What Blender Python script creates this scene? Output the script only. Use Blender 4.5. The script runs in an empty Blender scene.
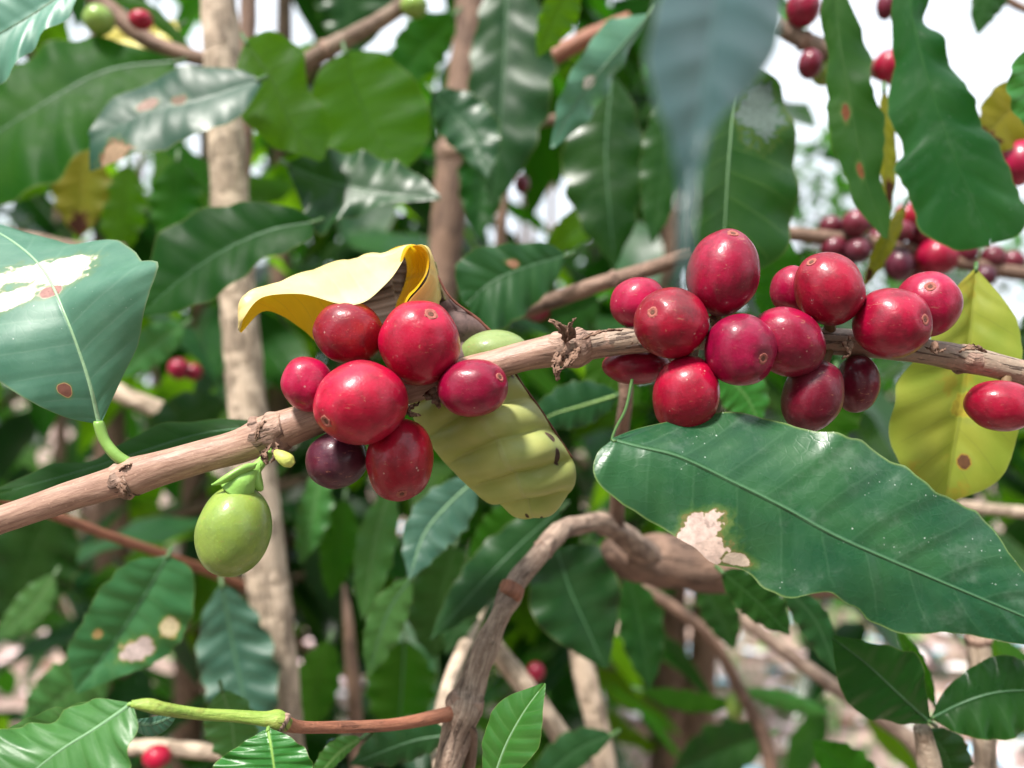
import bpy, math, random
import numpy as np
from mathutils import Vector, Matrix, noise as mnoise

SC = bpy.context.scene
COL = SC.collection
F = 804.0            # focal length in pixels of the 1024 px wide frame
CH = 1.25            # lens height above the ground
rad = math.radians
RNG = random.Random(11)

def P(x, y, d):
    """a picture position at depth d (metres along the view) as a world point"""
    return np.array([(x - 512.0) / F * d, d, CH - (y - 384.0) / F * d])

# ------------------------------------------------------------------ node helper
class G:
    def __init__(s, name):
        s.m = bpy.data.materials.new(name); s.m.use_nodes = True
        s.t = s.m.node_tree; s.t.nodes.clear()
        s.out = s.t.nodes.new('ShaderNodeOutputMaterial')
    def n(s, typ, **kw):
        nd = s.t.nodes.new(typ)
        for k, v in kw.items(): setattr(nd, k, v)
        return nd
    def put(s, sock, v):
        if hasattr(v, 'is_linked') or hasattr(v, 'links'): s.t.links.new(v, sock)
        elif isinstance(v, (tuple, list)) and sock.type == 'RGBA' and len(v) == 3: sock.default_value = (*v, 1)
        else: sock.default_value = v
    def math(s, op, a, b=0.0, c=0.0, clamp=False):
        nd = s.n('ShaderNodeMath', operation=op, use_clamp=clamp)
        s.put(nd.inputs[0], a); s.put(nd.inputs[1], b); s.put(nd.inputs[2], c)
        return nd.outputs[0]
    def rng(s, v, a, b, c=0.0, d=1.0, smooth=True):
        nd = s.n('ShaderNodeMapRange', interpolation_type='SMOOTHSTEP' if smooth else 'LINEAR')
        s.put(nd.inputs['Value'], v)
        for k, q in zip(('From Min', 'From Max', 'To Min', 'To Max'), (a, b, c, d)): s.put(nd.inputs[k], q)
        return nd.outputs['Result']
    def mix(s, f, a, b, blend='MIX'):
        nd = s.n('ShaderNodeMix', data_type='RGBA', blend_type=blend)
        s.put(nd.inputs[0], f); s.put(nd.inputs[6], a); s.put(nd.inputs[7], b)
        return nd.outputs[2]
    def noise(s, vec, scale, detail=3.0, rough=0.55, dist=0.0):
        nd = s.n('ShaderNodeTexNoise')
        if vec is not None: s.put(nd.inputs['Vector'], vec)
        s.put(nd.inputs['Scale'], scale); s.put(nd.inputs['Detail'], detail)
        s.put(nd.inputs['Roughness'], rough); s.put(nd.inputs['Distortion'], dist)
        return nd.outputs['Fac']
    def voro(s, vec, scale, feature='F1'):
        nd = s.n('ShaderNodeTexVoronoi', feature=feature)
        s.put(nd.inputs['Vector'], vec); s.put(nd.inputs['Scale'], scale)
        return nd.outputs['Distance']
    def scalev(s, vec, sc):
        nd = s.n('ShaderNodeMapping'); s.put(nd.inputs['Vector'], vec); nd.inputs['Scale'].default_value = sc
        return nd.outputs[0]
    def obj(s): return s.n('ShaderNodeTexCoord').outputs['Object']
    def rand(s): return s.n('ShaderNodeObjectInfo').outputs['Random']
    def uv(s, name): return s.n('ShaderNodeUVMap', uv_map=name).outputs[0]
    def sep(s, v):
        nd = s.n('ShaderNodeSeparateXYZ'); s.put(nd.inputs[0], v); return nd.outputs
    def bump(s, h, dist, strength=1.0):
        nd = s.n('ShaderNodeBump'); s.put(nd.inputs['Height'], h)
        nd.inputs['Distance'].default_value = dist; nd.inputs['Strength'].default_value = strength
        return nd.outputs[0]
    def hsv(s, col, h=0.5, sat=1.0, v=1.0):
        nd = s.n('ShaderNodeHueSaturation'); s.put(nd.inputs['Hue'], h); s.put(nd.inputs['Saturation'], sat)
        s.put(nd.inputs['Value'], v); s.put(nd.inputs['Color'], col); return nd.outputs[0]
    def pbsdf(s, col, rough, normal=None, spec=0.5, **kw):
        nd = s.n('ShaderNodeBsdfPrincipled')
        s.put(nd.inputs['Base Color'], col); s.put(nd.inputs['Roughness'], rough)
        s.put(nd.inputs['Specular IOR Level'], spec)
        if normal is not None: s.put(nd.inputs['Normal'], normal)
        for k, v in kw.items(): s.put(nd.inputs[k.replace('_', ' ')], v)
        return nd.outputs[0]
    def done(s, sh): s.t.links.new(sh, s.out.inputs['Surface']); return s.m

# ------------------------------------------------------------------ materials
LEAFMATS = {}
def leaf_mat(name, c1, c2, vein, tcol, trans=0.3, rough=0.36, spec=0.5, nv=9, k=0.9, spots=(), dust=0.0,
             vein_f=0.4, line_f=0.6, coat=0.0, blotch=None, bumpd=0.00016):
    g = G(name)
    U, V, _ = g.sep(g.uv('UV')); a = g.math('ABSOLUTE', g.math('MULTIPLY_ADD', U, 2.0, -1.0))
    D = g.uv('DIST'); dx, dy, _ = g.sep(D)
    ob = g.obj()
    n1 = g.noise(ob, 38, 4); n2 = g.noise(ob, 160, 3); n3 = g.noise(ob, 900, 2)
    wid = g.math('MULTIPLY_ADD', V, -0.05, 0.075)
    mid = g.rng(g.math('DIVIDE', g.math('ABSOLUTE', dx), wid), 0.35, 1.0, 1.0, 0.0)
    ph = g.math('SUBTRACT', g.math('MULTIPLY', V, float(nv)), g.math('MULTIPLY', a, k))
    ph = g.math('ADD', ph, g.math('MULTIPLY', n1, 0.35))
    ph = g.math('ADD', ph, g.math('MULTIPLY', g.math('GREATER_THAN', U, 0.5), 0.37))
    fr = g.math('MULTIPLY', g.math('ABSOLUTE', g.math('SUBTRACT', g.math('FRACT', ph), 0.5)), 2.0)
    line = g.rng(fr, 0.90, 0.99)
    line = g.math('MULTIPLY', line, g.rng(a, 0.75, 1.0, 1.0, 0.0))
    bulge = g.rng(fr, 0.3, 1.0, 1.0, 0.0)
    net = g.rng(g.voro(D, 4.5, 'DISTANCE_TO_EDGE'), 0.0, 0.10, 1.0, 0.0)
    col = g.mix(g.rng(n1, 0.35, 0.65), c1, c2)
    col = g.mix(g.rng(n2, 0.3, 0.8, 0.0, 0.25), col, (c2[0] * 1.3, c2[1] * 1.2, c2[2] * 1.1))
    col = g.mix(g.math('MULTIPLY', line, vein_f * line_f), col, vein)
    col = g.mix(g.math('MULTIPLY', net, 0.03), col, vein)
    col = g.mix(g.math('MULTIPLY', mid, vein_f * 1.4, clamp=True), col, vein)
    tc = g.mix(g.math('MULTIPLY', g.math('ADD', mid, line, clamp=True), 0.45), tcol, (tcol[0] * .35, tcol[1] * .4, tcol[2] * .3))
    tc = g.mix(g.rng(n1, 0.35, 0.7), tc, g.hsv(tc, 0.49, 1.0, 0.75))
    rr = g.rng(n2, 0.2, 0.8, rough - 0.06, rough + 0.1)
    tf = trans
    if blotch:
        bm = g.rng(g.noise(ob, blotch[1], 4, 0.6), blotch[2], blotch[2] + 0.06)
        col = g.mix(bm, col, blotch[0]); tc = g.mix(bm, tc, blotch[0])
    edge = g.rng(a, 0.965, 0.995)
    col = g.mix(g.math('MULTIPLY', edge, 0.45), col, (0.22, 0.26, 0.08))
    es = []
    wob = g.math('ADD', g.math('MULTIPLY_ADD', g.noise(ob, 130, 3), 1.9, -0.95), g.math('MULTIPLY_ADD', g.noise(ob, 520, 3), 0.7, -0.35))
    for (u0, v0, ru, rv, sc_, rim) in spots:
        du = g.math('DIVIDE', g.math('SUBTRACT', U, u0), ru); dv = g.math('DIVIDE', g.math('SUBTRACT', V, v0), rv)
        e = g.math('SQRT', g.math('ADD', g.math('MULTIPLY', du, du), g.math('MULTIPLY', dv, dv)))
        es.append(g.math('ADD', e, g.math('MULTIPLY', wob, min(1.25, 0.35 + ru * 4.5))))
    for e, sp in zip(es, spots):
        rm = g.rng(e, 1.03, 1.10, 1.0, 0.0)
        hal = g.math('MULTIPLY', g.rng(e, 1.05, 1.6, 1.0, 0.0), 0.35)
        col = g.mix(hal, col, (0.16, 0.20, 0.05))
        col = g.mix(rm, col, sp[5]); tc = g.mix(rm, tc, sp[5])
    for e, sp in zip(es, spots):
        cm = g.rng(e, 0.90, 0.97, 1.0, 0.0)
        sc2 = g.mix(g.rng(n3, 0.25, 0.75), sp[4], tuple(q * 0.72 for q in sp[4]))
        sc2 = g.mix(g.rng(g.noise(ob, 420, 4), 0.6, 0.7), sc2, tuple(q * 0.5 for q in sp[4]))
        col = g.mix(cm, col, sc2); tc = g.mix(cm, tc, sc2)
        rr = g.mix(cm, rr, (0.8, 0.8, 0.8))
    if dust:
        dd = g.voro(D, 3.2); dm = g.math('MULTIPLY', g.rng(dd, 0.035, 0.06, 1.0, 0.0), g.rng(g.noise(ob, 70, 2), 0.42, 0.55))
        dd2 = g.voro(D, 8.0); dm2 = g.math('MULTIPLY', g.rng(dd2, 0.06, 0.1, 1.0, 0.0), g.rng(g.noise(ob, 90, 2), 0.5, 0.6))
        col = g.mix(g.math('MULTIPLY', g.math('ADD', dm, dm2, clamp=True), dust), col, (0.6, 0.66, 0.6))
        col = g.mix(g.math('MULTIPLY', g.rng(g.noise(ob, 120, 5, 0.7), 0.5, 0.75), 0.12 * dust), col, (0.5, 0.55, 0.5))
    hue = g.math('MULTIPLY_ADD', g.rand(), 0.03, 0.485)
    col = g.hsv(col, hue, 1.0, g.math('MULTIPLY_ADD', g.rand(), 0.3, 0.85))
    h = g.math('ADD', g.math('MULTIPLY', bulge, 0.6), g.math('MULTIPLY', net, -0.03))
    h = g.math('ADD', h, g.math('MULTIPLY', mid, -0.5))
    h = g.math('ADD', h, g.math('MULTIPLY', n2, 0.35)); h = g.math('ADD', h, g.math('MULTIPLY', n3, 0.06))
    nrm = g.bump(h, bumpd)
    p = g.pbsdf(col, rr, nrm, spec, Coat_Weight=coat, Coat_Roughness=0.25)
    t = g.n('ShaderNodeBsdfTranslucent'); g.put(t.inputs['Color'], tc); g.put(t.inputs['Normal'], nrm)
    mx = g.n('ShaderNodeMixShader'); mx.inputs[0].default_value = tf
    g.t.links.new(p, mx.inputs[1]); g.t.links.new(t.outputs[0], mx.inputs[2])
    LEAFMATS[name] = g.done(mx.outputs[0])
    return LEAFMATS[name]

TAN = (0.62, 0.44, 0.34); BRN = (0.16, 0.07, 0.03)
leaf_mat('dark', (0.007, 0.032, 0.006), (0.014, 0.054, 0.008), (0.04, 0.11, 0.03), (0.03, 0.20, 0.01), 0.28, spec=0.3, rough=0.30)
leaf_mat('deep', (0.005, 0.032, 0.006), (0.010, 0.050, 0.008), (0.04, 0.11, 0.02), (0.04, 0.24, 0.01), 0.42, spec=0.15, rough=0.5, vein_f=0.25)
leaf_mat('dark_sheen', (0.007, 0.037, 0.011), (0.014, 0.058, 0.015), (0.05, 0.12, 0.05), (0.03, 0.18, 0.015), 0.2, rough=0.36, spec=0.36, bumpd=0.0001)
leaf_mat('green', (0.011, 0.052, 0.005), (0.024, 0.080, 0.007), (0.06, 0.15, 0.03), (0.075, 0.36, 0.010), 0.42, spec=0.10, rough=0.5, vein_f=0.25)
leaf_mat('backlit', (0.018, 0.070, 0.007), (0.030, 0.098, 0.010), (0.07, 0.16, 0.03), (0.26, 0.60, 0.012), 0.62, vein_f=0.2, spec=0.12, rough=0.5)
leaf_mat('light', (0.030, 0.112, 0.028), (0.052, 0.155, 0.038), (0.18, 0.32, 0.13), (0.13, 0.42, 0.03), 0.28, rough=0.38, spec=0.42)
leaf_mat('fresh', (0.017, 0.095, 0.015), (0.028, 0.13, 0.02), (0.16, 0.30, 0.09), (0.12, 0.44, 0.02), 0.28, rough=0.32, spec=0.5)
leaf_mat('bluish', (0.008, 0.046, 0.026), (0.014, 0.064, 0.038), (0.08, 0.16, 0.11), (0.04, 0.2, 0.03), 0.16, rough=0.38, spec=0.28, vein_f=0.15, bumpd=0.00006,
         spots=[(0.62, 0.64, .07, .06, (.40, .28, .23), BRN), (0.55, 0.46, .06, .04, (0.25, .18, .13), BRN), (0.06, 0.86, .22, .07, (0.36, .25, .15), BRN)])
leaf_mat('glaucous', (0.055, 0.165, 0.118), (0.085, 0.215, 0.158), (0.22, 0.38, 0.27), (0.10, 0.38, 0.08), 0.2, rough=0.42, spec=0.6, dust=0.5,
         spots=[(0.62, 0.57, .17, .038, (0.76, .72, .66), (0.3, 0.35, .22)), (0.42, 0.62, .19, .034, (0.76, .72, .66), (0.3, .35, .22)), (0.32, 0.55, .15, .030, (0.76, .72, .66), (0.3, .35, .22)), (0.16, 0.60, .18, .034, (0.76, .72, .66), (0.3, .35, .22)), (0.48, 0.53, .06, .02, (0.4, .22, .18), (0.3, .3, .2)),
                (0.27, 0.18, .052, .026, (0.25, .10, .06), (0.45, 0.30, .12))], vein_f=0.35)
leaf_mat('glaucous_plain', (0.08, 0.22, 0.16), (0.11, 0.27, 0.21), (0.2, 0.38, 0.29), (0.12, 0.4, 0.1), 0.2, rough=0.42, spec=0.5, vein_f=.25, bumpd=0.00006)
leaf_mat('bluish_plain', (0.026, 0.085, 0.06), (0.042, 0.115, 0.08), (0.16, 0.28, 0.18), (0.06, 0.22, 0.05), 0.2, rough=0.38, spec=0.55)
leaf_mat('near_blue', (0.010, 0.044, 0.044), (0.018, 0.060, 0.062), (0.05, 0.12, 0.11), (0.05, 0.22, 0.06), 0.2, rough=0.34, spec=0.6, vein_f=.4, bumpd=0.0002)
leaf_mat('hero', (0.008, 0.049, 0.017), (0.020, 0.077, 0.021), (0.085, 0.18, 0.085), (0.04, 0.2, 0.02), 0.16, rough=0.30, spec=0.45, dust=0.7, nv=11, k=1.2, bumpd=0.0005, line_f=0.4,
         spots=[(0.10, 0.268, 0.15, 0.032, (0.62, .44, .40), (0.13, 0.12, .04)), (0.02, 0.305, 0.17, 0.034, (0.60, .42, .37), (0.13, 0.12, .04)), (0.06, 0.35, 0.055, 0.032, (0.56, .42, .34), (.13, .12, .04))], vein_f=0.35)
leaf_mat('hang', (0.007, 0.046, 0.011), (0.014, 0.068, 0.014), (0.04, 0.13, 0.03), (0.04, 0.27, 0.012), 0.32, rough=0.36, spec=0.25, dust=0.35, vein_f=0.25)
leaf_mat('hang_spot', (0.010, 0.052, 0.009), (0.020, 0.08, 0.012), (0.06, 0.16, 0.04), (0.07, 0.30, 0.02), 0.36, rough=0.48, spec=0.2, vein_f=0.25,
         spots=[(0.38, 0.52, .10, .035, (0.20, .08, .03), (0.1, .10, .03)), (0.42, 0.74, .09, .03, (0.22, .10, .03), (0.1, .10, .03))])
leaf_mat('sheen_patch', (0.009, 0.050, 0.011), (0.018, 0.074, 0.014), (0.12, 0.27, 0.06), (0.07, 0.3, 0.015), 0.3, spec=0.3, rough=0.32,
         spots=[(0.74, 0.24, .17, .11, (0.16, .22, .20), (0.05, .12, .06))], vein_f=0.5)  # greyish spot paints a sheen into the blade colour
leaf_mat('light_hole', (0.018, 0.095, 0.030), (0.034, 0.135, 0.042), (0.16, 0.32, 0.13), (0.12, 0.40, 0.04), 0.28, rough=0.38, spec=0.5,
         spots=[(0.72, 0.60, .15, .10, (0.62, .48, .46), (0.3, 0.24, .1)), (0.85, 0.42, .08, .05, (0.6, .48, .3), (0.3, .25, .08)), (0.25, 0.62, .06, .03, (0.4, .25, .1), (0.2, .2, .06))])
leaf_mat('light_spot', (0.045, 0.145, 0.085), (0.07, 0.19, 0.11), (0.18, 0.32, 0.18), (0.12, 0.40, 0.08), 0.25, rough=0.40, spec=0.55,
         spots=[(0.45, 0.55, .10, .04, (0.75, .66, .58), (0.3, 0.3, .2))])
leaf_mat('round_spot', (0.008, 0.050, 0.014), (0.015, 0.074, 0.018), (0.07, 0.17, 0.06), (0.05, 0.24, 0.02), 0.25, spec=0.35, rough=.42,
         spots=[(0.62, 0.45, .08, .045, (0.4, .22, .12), (0.15, 0.12, .05))])
leaf_mat('yellow_green', (0.17, 0.23, 0.025), (0.27, 0.29, 0.04), (0.30, 0.33, 0.06), (0.40, 0.46, 0.04), 0.40, blotch=((0.30, 0.26, 0.03), 55, 0.56), rough=0.5, spec=0.25, nv=8,
         spots=[(0.62, 0.80, .085, .034, (0.14, .06, .03), (0.36, 0.22, .03)), (0.52, 0.58, .12, .05, (0.42, .33, .04), (0.36, .36, .04)), (0.16, 0.36, .3, .03, (0.18, .10, .05), (0.3, .24, .05))])
leaf_mat('yellow_dim', (0.15, 0.17, 0.015), (0.22, 0.21, 0.015), (0.22, 0.22, 0.04), (0.38, 0.38, 0.02), 0.5, rough=0.5, spec=0.2,
         spots=[(0.5, 0.85, .4, .12, (0.08, .03, .015), (0.2, .14, .02))])
leaf_mat('yellow', (0.80, 0.60, 0.10), (0.84, 0.70, 0.24), (0.82, 0.72, 0.34), (0.85, 0.58, 0.03), 0.35, rough=0.45, spec=0.4, vein_f=0.3)
leaf_mat('yellow_tan', (0.62, 0.50, 0.17), (0.68, 0.56, 0.24), (0.7, 0.6, 0.3), (0.7, 0.5, 0.08), 0.3, rough=0.5, spec=0.3, vein_f=0.2)
leaf_mat('yellow_deep', (0.70, 0.44, 0.010), (0.76, 0.52, 0.02), (0.75, 0.55, 0.10), (0.9, 0.60, 0.01), 0.4, rough=0.45, spec=0.3, vein_f=0.3)
leaf_mat('yellow_old', (0.28, 0.32, 0.095), (0.40, 0.40, 0.14), (0.45, 0.45, 0.2), (0.4, 0.42, 0.05), 0.2, rough=0.40, spec=0.4, nv=7, k=0.7, vein_f=0.2,
         spots=[(0.86, 0.66, .035, .022, (0.09, .05, .035), (0.16, .12, .05)), (0.84, 0.735, .03, .03, (0.07, .035, .03), (0.16, .12, .05)), (0.95, 0.13, .6, .17, (0.14, .085, .08), (0.2, .15, .08)), (0.45, 0.93, .016, .012, (0.06, .04, .02), (0.2, .15, .05)), (0.58, 0.955, .016, .01, (0.06, .04, .02), (0.2, .15, .05))])
leaf_mat('yellow_pale', (0.70, 0.58, 0.22), (0.74, 0.65, 0.33), (0.86, 0.80, 0.5), (0.85, 0.75, 0.3), 0.2, rough=0.4, spec=0.5, vein_f=0.2)
M_ROLL_SHADE = leaf_mat('dry', (0.022, 0.013, 0.010), (0.045, 0.026, 0.02), (0.06, 0.04, 0.03), (0.1, 0.04, 0.02), 0.05, rough=0.7, spec=0.2)  # near-black colour that paints the shade inside the rolled leaf

def plain(name, col, rough=0.6, spec=0.3, var=0.3, scale=300, bd=0.0003, **kw):
    g = G(name); ob = g.obj(); n = g.noise(ob, scale, 4)
    c = g.mix(n, tuple(q * (1 - var) for q in col), tuple(min(1, q * (1 + var)) for q in col))
    return g.done(g.pbsdf(c, rough, g.bump(n, bd), spec, **kw))
M_PET = plain('petiole_green', (0.19, 0.34, 0.07), 0.4, 0.45, 0.2, 200)
M_PETD = plain('petiole_dark', (0.05, 0.11, 0.03), 0.45, 0.4, 0.25, 200)
M_PETB = plain('petiole_brown', (0.16, 0.10, 0.05), 0.6, 0.3, 0.3, 200)
M_MIDP = plain('midrib_yellowish', (0.26, 0.42, 0.24), 0.42, 0.4, 0.2, 300)
M_MID = plain('midrib_pale', (0.05, 0.13, 0.055), 0.42, 0.4, 0.2, 300)
M_MIDL = plain('midrib_light', (0.16, 0.29, 0.15), 0.42, 0.4, 0.2, 300)
M_BRACT = plain('bract_green', (0.22, 0.42, 0.08), 0.4, 0.5, 0.2, 300)
M_BUD = plain('bud_yellow', (0.48, 0.52, 0.12), 0.5, 0.4, 0.3, 900)
M_CALYX = plain('calyx_tan', (0.30, 0.095, 0.075), 0.7, 0.2, 0.45, 2500, 0.0002)
M_PIT = plain('calyx_dark', (0.12, 0.05, 0.035), 0.8, 0.2, 0.5, 3000, 0.0002)
M_STIP = plain('dried_scale', (0.20, 0.12, 0.085), 0.8, 0.2, 0.6, 900, 0.0006)
M_RIM = plain('leaf_rim_brown', (0.14, 0.045, 0.03), 0.6, 0.3, 0.4, 500)

def bark_mat(name, c1, c2, c3, rough=0.6, flake=0.3, flake_from=None, spec=0.35, scale=1.0, bd=0.0006):
    """UV 'DIST': x metres*100 round the stem, y metres*100 along it"""
    g = G(name); D = g.uv('DIST'); ob = g.obj()
    fib = g.noise(g.scalev(D, (14 * scale, 1.6 * scale, 1)), 1.0, 5, 0.65, 0.3)
    pat = g.noise(ob, 110 * scale, 4, 0.6); fine = g.noise(ob, 1300 * scale, 3)
    col = g.mix(g.rng(fib, 0.3, 0.7), c1, c2)
    fl = g.rng(pat, 0.5 - 0.1 * flake, 0.56)
    if flake_from is not None:
        _, V, _ = g.sep(g.uv('UV'))
        fl = g.math('MULTIPLY', g.math('ADD', fl, 0.25, clamp=True), g.rng(V, flake_from, flake_from + 0.06))
    else:
        fl = g.math('MULTIPLY', fl, flake)
    crack = g.rng(g.noise(g.scalev(D, (9 * scale, 0.9 * scale, 1)), 1.0, 4, 0.6, 0.8), 0.56, 0.62)
    col = g.mix(fl, col, g.mix(fine, c3, tuple(q * 0.6 for q in c3)))
    col = g.mix(g.math('MULTIPLY', g.math('MULTIPLY', crack, g.math('ADD', fl, 0.3, clamp=True)), 0.8), col, tuple(q * 0.22 for q in c1))
    spk = g.rng(g.voro(ob, 700 * scale), 0.12, 0.2, 1, 0)
    col = g.mix(g.math('MULTIPLY', spk, 0.18), col, tuple(min(1, q * 1.9) for q in c2))
    h = g.math('ADD', g.math('MULTIPLY', fib, 0.5), g.math('MULTIPLY', fine, 0.25))
    h = g.math('ADD', h, g.math('MULTIPLY', fl, 0.5)); h = g.math('SUBTRACT', h, g.math('MULTIPLY', crack, fl))
    return g.done(g.pbsdf(col, g.rng(pat, .3, .7, rough - .1, rough + .12), g.bump(h, bd), spec))
B_MAIN = bark_mat('bark_main', (0.24, 0.135, 0.098), (0.41, 0.255, 0.19), (0.34, 0.255, 0.19), 0.48, 0.5, flake_from=0.47, bd=0.0003)
B_NODE = bark_mat('bark_node', (0.30, 0.19, 0.14), (0.46, 0.31, 0.24), (0.22, 0.13, 0.10), 0.75, 0.6, bd=0.0009)
B_TAN = bark_mat('bark_tan', (0.50, 0.38, 0.28), (0.68, 0.54, 0.42), (0.36, 0.27, 0.20), 0.75, 0.7, scale=0.8, bd=0.0018)
B_BROWN = bark_mat('bark_brown', (0.16, 0.095, 0.068), (0.28, 0.175, 0.125), (0.13, 0.085, 0.065), 0.7, 0.5, scale=0.5, bd=0.001)
B_GREY = bark_mat('bark_grey', (0.20, 0.13, 0.095), (0.40, 0.30, 0.235), (0.17, 0.11, 0.085), 0.75, 0.5, bd=0.0011)
B_RED = bark_mat('bark_red', (0.24, 0.09, 0.055), (0.34, 0.14, 0.08), (0.2, 0.1, 0.07), 0.55, 0.2)
B_YOUNG = bark_mat('bark_young', (0.19, 0.30, 0.05), (0.30, 0.40, 0.08), (0.26, 0.16, 0.05), 0.45, 0.35)

def cherry_mat(name, c1, c2, c3, rough=0.36, bloom=0.02, sss=0.04, lo=0.35):
    g = G(name); ob = g.obj()
    off = g.n('ShaderNodeVectorMath', operation='ADD'); g.put(off.inputs[0], ob)
    cmb = g.n('ShaderNodeCombineXYZ'); r = g.rand()
    g.put(cmb.inputs[0], g.math('MULTIPLY', r, 3.1)); g.put(cmb.inputs[1], g.math('MULTIPLY', r, 1.7)); g.put(off.inputs[1], cmb.outputs[0])
    v = off.outputs[0]
    big = g.noise(v, 75, 3, 0.5); med = g.noise(v, 330, 4, 0.6); fine = g.noise(v, 1600, 3, 0.6)
    col = g.mix(g.rng(big, lo, 0.68), c1, c2)
    col = g.mix(g.rng(med, 0.42, 0.72, 0.0, 0.7), col, c3)
    col = g.mix(g.rng(fine, 0.55, 0.8, 0.0, 0.16), col, tuple(min(1, q * 2.2 + 0.03) for q in c2))
    bl = g.math('MULTIPLY', g.rng(g.noise(v, 160, 4, 0.6), 0.4, 0.75), bloom)
    col = g.mix(bl, col, (0.52, 0.26, 0.30))
    dots = g.math('MULTIPLY', g.rng(g.voro(v, 420), 0.07, 0.11, 1, 0), g.rng(g.noise(v, 90, 2), 0.5, 0.6))
    col = g.mix(g.math('MULTIPLY', dots, 0.32), col, (0.65, 0.5, 0.42))
    scar = g.math('MULTIPLY', g.rng(g.noise(g.scalev(v, (1, 1, 3)), 420, 5, 0.7, 1.0), 0.62, 0.68), 0.55)
    col = g.mix(scar, col, (0.34, 0.14, 0.09))
    col = g.hsv(col, g.math('MULTIPLY_ADD', r, 0.012, 0.492), 1.0, g.math('MULTIPLY_ADD', r, 0.2, 0.88))
    h = g.math('ADD', g.math('MULTIPLY', med, 0.5), g.math('MULTIPLY', fine, 0.18))
    nr = g.bump(h, 0.00035, 0.8)
    sh = g.pbsdf(col, g.rng(med, .3, .7, rough - .05, rough + .12), nr, 0.26, Coat_Weight=0.35, Coat_Roughness=0.13,
                 Subsurface_Weight=sss, Subsurface_Radius=(0.004, 0.001, 0.0008), Subsurface_Scale=0.6)
    return g.done(sh)
CM = {
 'red': cherry_mat('cherry_red', (0.21, 0.0006, 0.015), (0.34, 0.0012, 0.028), (0.13, 0.0005, 0.010)),
 'bright': cherry_mat('cherry_bright', (0.27, 0.0008, 0.023), (0.40, 0.002, 0.040), (0.17, 0.0006, 0.014)),
 'orange': cherry_mat('cherry_orange', (0.19, 0.001, 0.011), (0.38, 0.016, 0.012), (0.13, 0.001, 0.010), lo=0.45),
 'crimson': cherry_mat('cherry_crimson', (0.18, 0.0006, 0.016), (0.31, 0.0012, 0.030), (0.11, 0.0005, 0.010), bloom=0.03),
 'maroon': cherry_mat('cherry_maroon', (0.08, 0.002, 0.010), (0.15, 0.003, 0.018), (0.07, 0.003, 0.012), bloom=0.1),
 'purple': cherry_mat('cherry_purple', (0.05, 0.006, 0.018), (0.10, 0.008, 0.022), (0.03, 0.005, 0.014), bloom=0.10, sss=0.02),
 'green': cherry_mat('cherry_green', (0.19, 0.29, 0.05), (0.25, 0.36, 0.065), (0.15, 0.24, 0.05), bloom=0.03),
 'pale': cherry_mat('cherry_pale_green', (0.17, 0.23, 0.07), (0.22, 0.28, 0.10), (0.13, 0.19, 0.05), bloom=0.03),
}

# ------------------------------------------------------------------ mesh helpers
def mesh_obj(name, verts, faces, mat, parent=None, loc=None, uvs=None, smooth=True):
    loc = np.zeros(3) if loc is None else np.asarray(loc, float)
    v = np.asarray(verts, float) - loc
    me = bpy.data.meshes.new(name); me.from_pydata(v.tolist(), [], [list(map(int, f)) for f in faces])
    if uvs:
        li = np.empty(len(me.loops), dtype=np.int32); me.loops.foreach_get('vertex_index', li)
        for nm, arr in uvs.items():
            ul = me.uv_layers.new(name=nm); ul.data.foreach_set('uv', np.asarray(arr, np.float32)[li].ravel())
    if smooth: me.polygons.foreach_set('use_smooth', [True] * len(me.polygons))
    for m in (mat if isinstance(mat, (list, tuple)) else [mat]): me.materials.append(m)
    me.update()
    o = bpy.data.objects.new(name, me); COL.objects.link(o)
    if parent is None: o.location = loc
    else: o.parent = parent; o.location = (0, 0, 0)
    return o

def tag(o, label, cat, group=None, kind=None):
    o['label'] = label
    if cat: o['category'] = cat
    if group: o['group'] = group
    if kind: o['kind'] = kind
    return o

def spline(pts, n):
    """centripetal-ish Catmull-Rom through pts, resampled evenly to n points"""
    p = np.asarray(pts, float)
    if len(p) == 2:
        t = np.linspace(0, 1, n)[:, None]; return p[0] * (1 - t) + p[1] * t
    q = np.vstack([2 * p[0] - p[1], p, 2 * p[-1] - p[-2]]); out = []
    for i in range(1, len(q) - 2):
        a, b, c, d = q[i - 1:i + 3]
        for t in np.linspace(0, 1, 24, endpoint=False):
            out.append(0.5 * (2 * b + (c - a) * t + (2 * a - 5 * b + 4 * c - d) * t * t + (3 * b - a - 3 * c + d) * t ** 3))
    out.append(p[-1]); out = np.array(out)
    s = np.r_[0, np.cumsum(np.linalg.norm(np.diff(out[:, :3], axis=0), axis=1))]
    tt = np.linspace(0, s[-1], n)
    return np.stack([np.interp(tt, s, out[:, k]) for k in range(out.shape[1])], 1)

def tube(name, pts, mat, parent=None, loc=None, seg=14, n=None, bumps=0.04, seed=0, caps=True, freq=120):
    """pts: (x, y, depth, radius_px) in picture terms -> swept tube with uneven skin"""
    ctrl = np.array([[*P(x, y, d), r * d / F] for x, y, d, r in pts])
    return tube3(name, ctrl, mat, parent, loc, seg, n, bumps, seed, caps, freq)

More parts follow.
